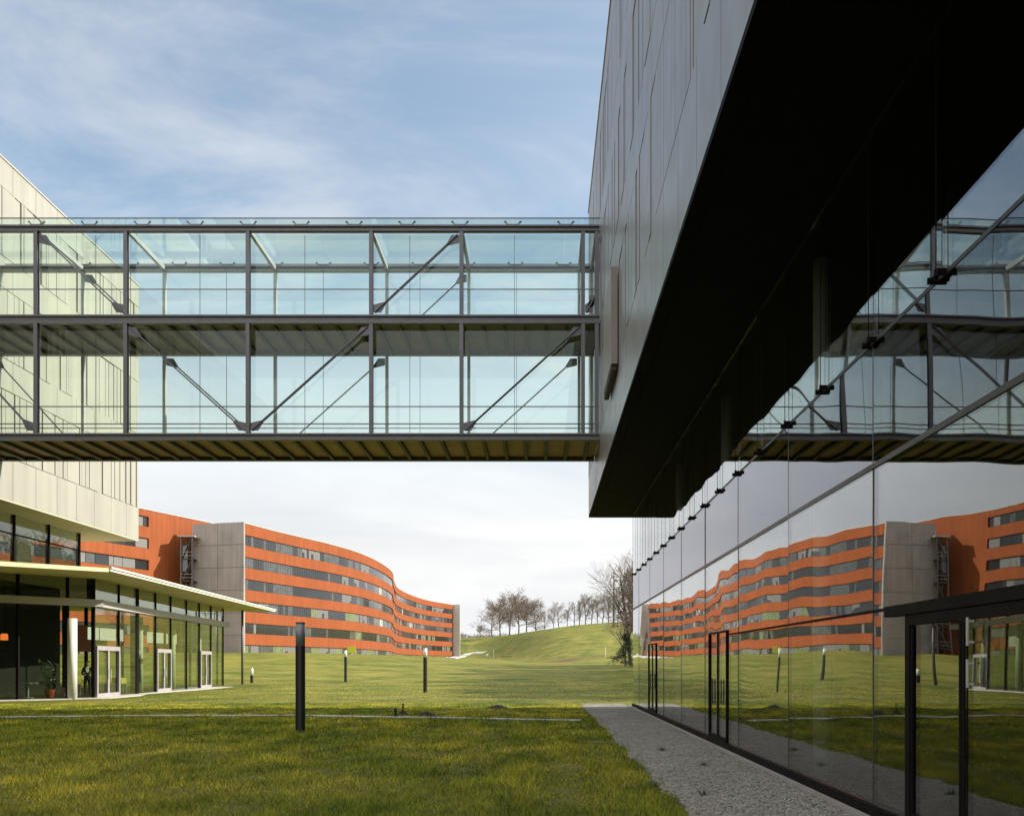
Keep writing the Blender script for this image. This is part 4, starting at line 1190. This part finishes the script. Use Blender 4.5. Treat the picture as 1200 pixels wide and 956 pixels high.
broad = [proto('bare_tree', 'x', s, 14.5, 0.18, 1.25, 4, (10, 7, 6, 4), leaf=0.30, twig_r=0.036) for s in (3, 17, 29)]
slim = [proto('bare_tree', 'x', s, 14.0, 0.12, q, 4, (10, 6, 4, 3), leaf=0.0, twig_r=0.032) for s, q in ((41, 0.8), (53, 1.15))]
near = [proto('bare_tree', 'x', s, 16.0, 0.22, 0.95, 4, (12, 7, 5, 4), leaf=0.04, twig_r=0.014) for s in (61, 75)]
for q in near: q.children[1].data.materials[0] = MATS['twig_dark']
shade = [proto('bare_tree', 'x', 91, 15.0, 0.16, 1.0, 4, (14, 8, 6, 5), leaf=0.5, twig_r=0.05)]
used = set()
def plant(pr, px, d, sc_, rz_, label, group, X=None):
    x = P(px, 0, d).x if X is None else X
    z = terrain(x, d)
    if pr.name not in used:
        used.add(pr.name); pr.location = (x, d, z); pr.rotation_euler = (0, 0, rz_); pr.scale = (sc_,) * 3; pr['label'] = label; pr['group'] = group
        return pr
    return dup(pr, (x, d, z), rz_, sc_, label, group)
hill = [(broad[0], 576, 1.00, 0.3, 'brown leaved tree at the left end of the clump on the hill crest'),
        (broad[1], 586, 1.16, 1.3, 'broad tree with brown leaves, second in the clump on the hill crest'),
        (broad[2], 597, 1.26, 2.2, 'fullest brown leaved tree in the middle of the hill crest clump'),
        (broad[0], 608, 1.24, 3.4, 'wide forked tree right of the middle of the hill crest clump'),
        (broad[1], 617, 1.10, 4.4, 'leaning tree near the right end of the brown clump on the hill'),
        (broad[2], 628, 0.92, 5.2, 'small open tree at the right end of the brown clump'),
        (slim[1], 638, .72, 0.9, 'lone small bare tree just right of the brown clump'),
        (slim[0], 649, .86, 0.6, 'left one of two upright bare trees in the gap on the ridge'),
        (slim[1], 655, 1.04, 0.0, 'taller of two upright bare trees in the gap on the ridge'),
        (slim[0], 665, .74, 2.0, 'smallest thin bare tree on the ridge'),
        (slim[1], 673, .95, 1.0, 'thin bare tree left of the tallest ridge tree'),
        (slim[0], 679, 1.05, 2.6, 'slender bare tree touching the tallest ridge tree on its left'),
        (slim[0], 686, 1.26, 4.0, 'tallest pale bare tree on the open ridge'),
        (slim[1], 693, 1.02, 3.0, 'bare tree touching the tallest ridge tree on its right'),
        (slim[0], 700, 1.05, 5.0, 'grey bare tree on the ridge left of the tall dark trunk'),
        (slim[1], 706, 1.12, 1.9, 'grey bare tree nearest the tall dark trunk on its left'),
        (slim[0], 713, 1.18, 5.6, 'bare tree on the ridge behind the tall dark trunk'),
        (slim[1], 724, 1.2, 3.6, 'bare tree on the ridge right of the tall dark trunk'),
        (slim[0], 563, .50, 1.1, 'tiny bare tree left of the brown clump on the hill')]
rj = random.Random(77)
for pr, px, sc_, rz_, lab in hill:
    d = crest_at(px) + rj.uniform(-6, 8)
    plant(pr, px, d, sc_ * (0.68 if pr in slim else 0.88) * d / 350.0, rz_, lab, 'bare trees along the hill crest')
plant(near[0], 739, 128, .95, 0.4, 'tall dark bare tree rising behind the corner of the glass wall', 'bare trees beside the lawn')
plant(near[1], 731, 190, .68, 2.0, 'thinner bare tree left of the one at the glass corner', 'bare trees beside the lawn')
# the row behind the glass building that throws the long shadows across the lawn
row = [(15.5, 96, .9), (17, 78, .95), (15, 60, .85), (18, 47, .8), (21, 137, 1.0), (19, 118, .95), (14, 70, .8), (21, 88, 1.0), (14.5, 53, .7), (17, 107, .95), (13.5, 65, .7), (16, 83, .8), (18, 98, .9), (14, 57, .65), (20, 127, 1.0)]
for k, (X, d, s_) in enumerate(row):
    plant(shade[0], 0, d, s_, k * 1.7, 'bare tree beyond the far end of the glass building, screened by it', 'bare trees screened by the glass building', X=X)
# bare tall trunk
x = P(719, 0, 300).x; z = terrain(x, 300)
mt = thing('dead_tree', 'tall straight dark trunk without branches on the ridge', 'tree', (x, 300, z))
g = MB(); g.tube((x, 300, z - .3), (x + .15, 300, z + 10), 0.34, 0.27, n=10); g.tube((x + .15, 300, z + 10), (x + .1, 300, z + 18.5), 0.27, 0.14, n=10); tk = obj('trunk', g, 'bark', mt)
g = MB(); rr = random.Random(5)
for k in range(14):
    zz = z + 4 + k; an = rr.uniform(0, 6.28); L_ = rr.uniform(.4, 1.2); g.tube((x + .1, 300, zz), (x + .1 + math.cos(an) * L_, 300 + math.sin(an) * L_, zz + L_ * .5), 0.05, 0.02, n=4)
obj('branch_stub', g, 'twig', mt)
# dark spreading evergreen by the corner
def evergreen(name, label, X, d, H, rad, seed):
    z = terrain(X, d); t_ = thing(name, label, 'tree', (X, d, z)); rr_ = random.Random(seed)
    tr, cr_ = MB(), MB(); tr.tube((X, d, z - .2), (X, d, z + H), 0.14, 0.03, n=7)
    for k in range(46):
        f = (k + rr_.random()) / 46; zz = z + H * (0.12 + .86 * f); an = rr_.uniform(0, 6.28); L_ = rad * (1.05 - .9 * f) * rr_.uniform(.6, 1.15)
        e = Vector((X + math.cos(an) * L_, d + math.sin(an) * L_, zz - L_ * rr_.uniform(.05, .35))); tr.tube((X, d, zz), e, 0.035, 0.012, n=4)
        for j in range(40):
            c = Vector((X, d, zz)).lerp(e, rr_.uniform(.2, 1.02)) + Vector((rr_.gauss(0, .16), rr_.gauss(0, .16), rr_.gauss(-.1, .12)))
            u = Vector((rr_.gauss(0, 1), rr_.gauss(0, 1), rr_.gauss(-.5, .5))).normalized(); v_ = u.orthogonal().normalized()
            cr_.face([c, c + u * .2 + v_ * .035, c + u * .36, c + u * .2 - v_ * .035])
    obj('trunk', tr, 'bark', t_); obj('crown', cr_, 'evergreen', t_)
evergreen('evergreen_tree', 'low dark drooping evergreen at the foot of the tall bare tree', P(733, 0, 120).x, 120, 4.6, 2.7, 4)
# far low wood line at the left of the hill
g = MB(); rr = random.Random(8)
for k in range(5200):
    x = rr.uniform(-75, 70); y = 480 + rr.uniform(-10, 25); hgt = 6.0 * (0.45 + 0.6 * abs(noise.noise((x * .08, 0, 2)))) * rr.random() ** .7
    z = terrain(x, y) - 1 + hgt; u = Vector((rr.gauss(0, .5), rr.gauss(0, .5), rr.uniform(.5, 1.4))); s_ = Vector((.12, 0, 0)); c = Vector((x, y, z))
    g.face([c - s_, c + s_, c + u * 1.3])
obj('far_woods', g, 'twig', kind='stuff')

# chairs inside the pavilion
def cafe_chair():
    t_ = thing('cafe_chair', 'yellow cafe chair seen through the pavilion side glass', 'chair', (0, 0, 0), 'yellow chairs in the pavilion')
    g = MB(); g.box(-.21, .21, -.21, .21, .44, .47); obj('seat', g, 'chair_yellow', t_)
    g = MB(); g.hexa([(-.2, .19, .52), (.2, .19, .52), (.2, .21, .52), (-.2, .21, .52), (-.2, .25, .84), (.2, .25, .84), (.2, .27, .84), (-.2, .27, .84)]); obj('backrest', g, 'chair_yellow', t_)
    for sx in (-1, 1):
        g = MB(); g.bar((sx * .22, -.22, 0), (sx * .19, -.19, .44), .025); obj('leg', g, 'steel_pale', t_)
        g = MB(); g.bar((sx * .22, .24, 0), (sx * .19, .20, .44), .025); g.bar((sx * .19, .20, .44), (sx * .19, .23, .6), .025); obj('leg', g, 'steel_pale', t_)
    return t_
ch = cafe_chair()
for k, (x, y, a) in enumerate([(-23.0, 45.2, .4), (-23.9, 45.6, 2.4), (-23.3, 50.4, 1.2), (-24.2, 51.2, 3.0), (-23.6, 56.0, .2), (-24.5, 56.8, 2.0)]):
    if k == 0: ch.location = (x, y, 0.05); ch.rotation_euler = (0, 0, a)
    else: dup(ch, (x, y, 0.05), a)
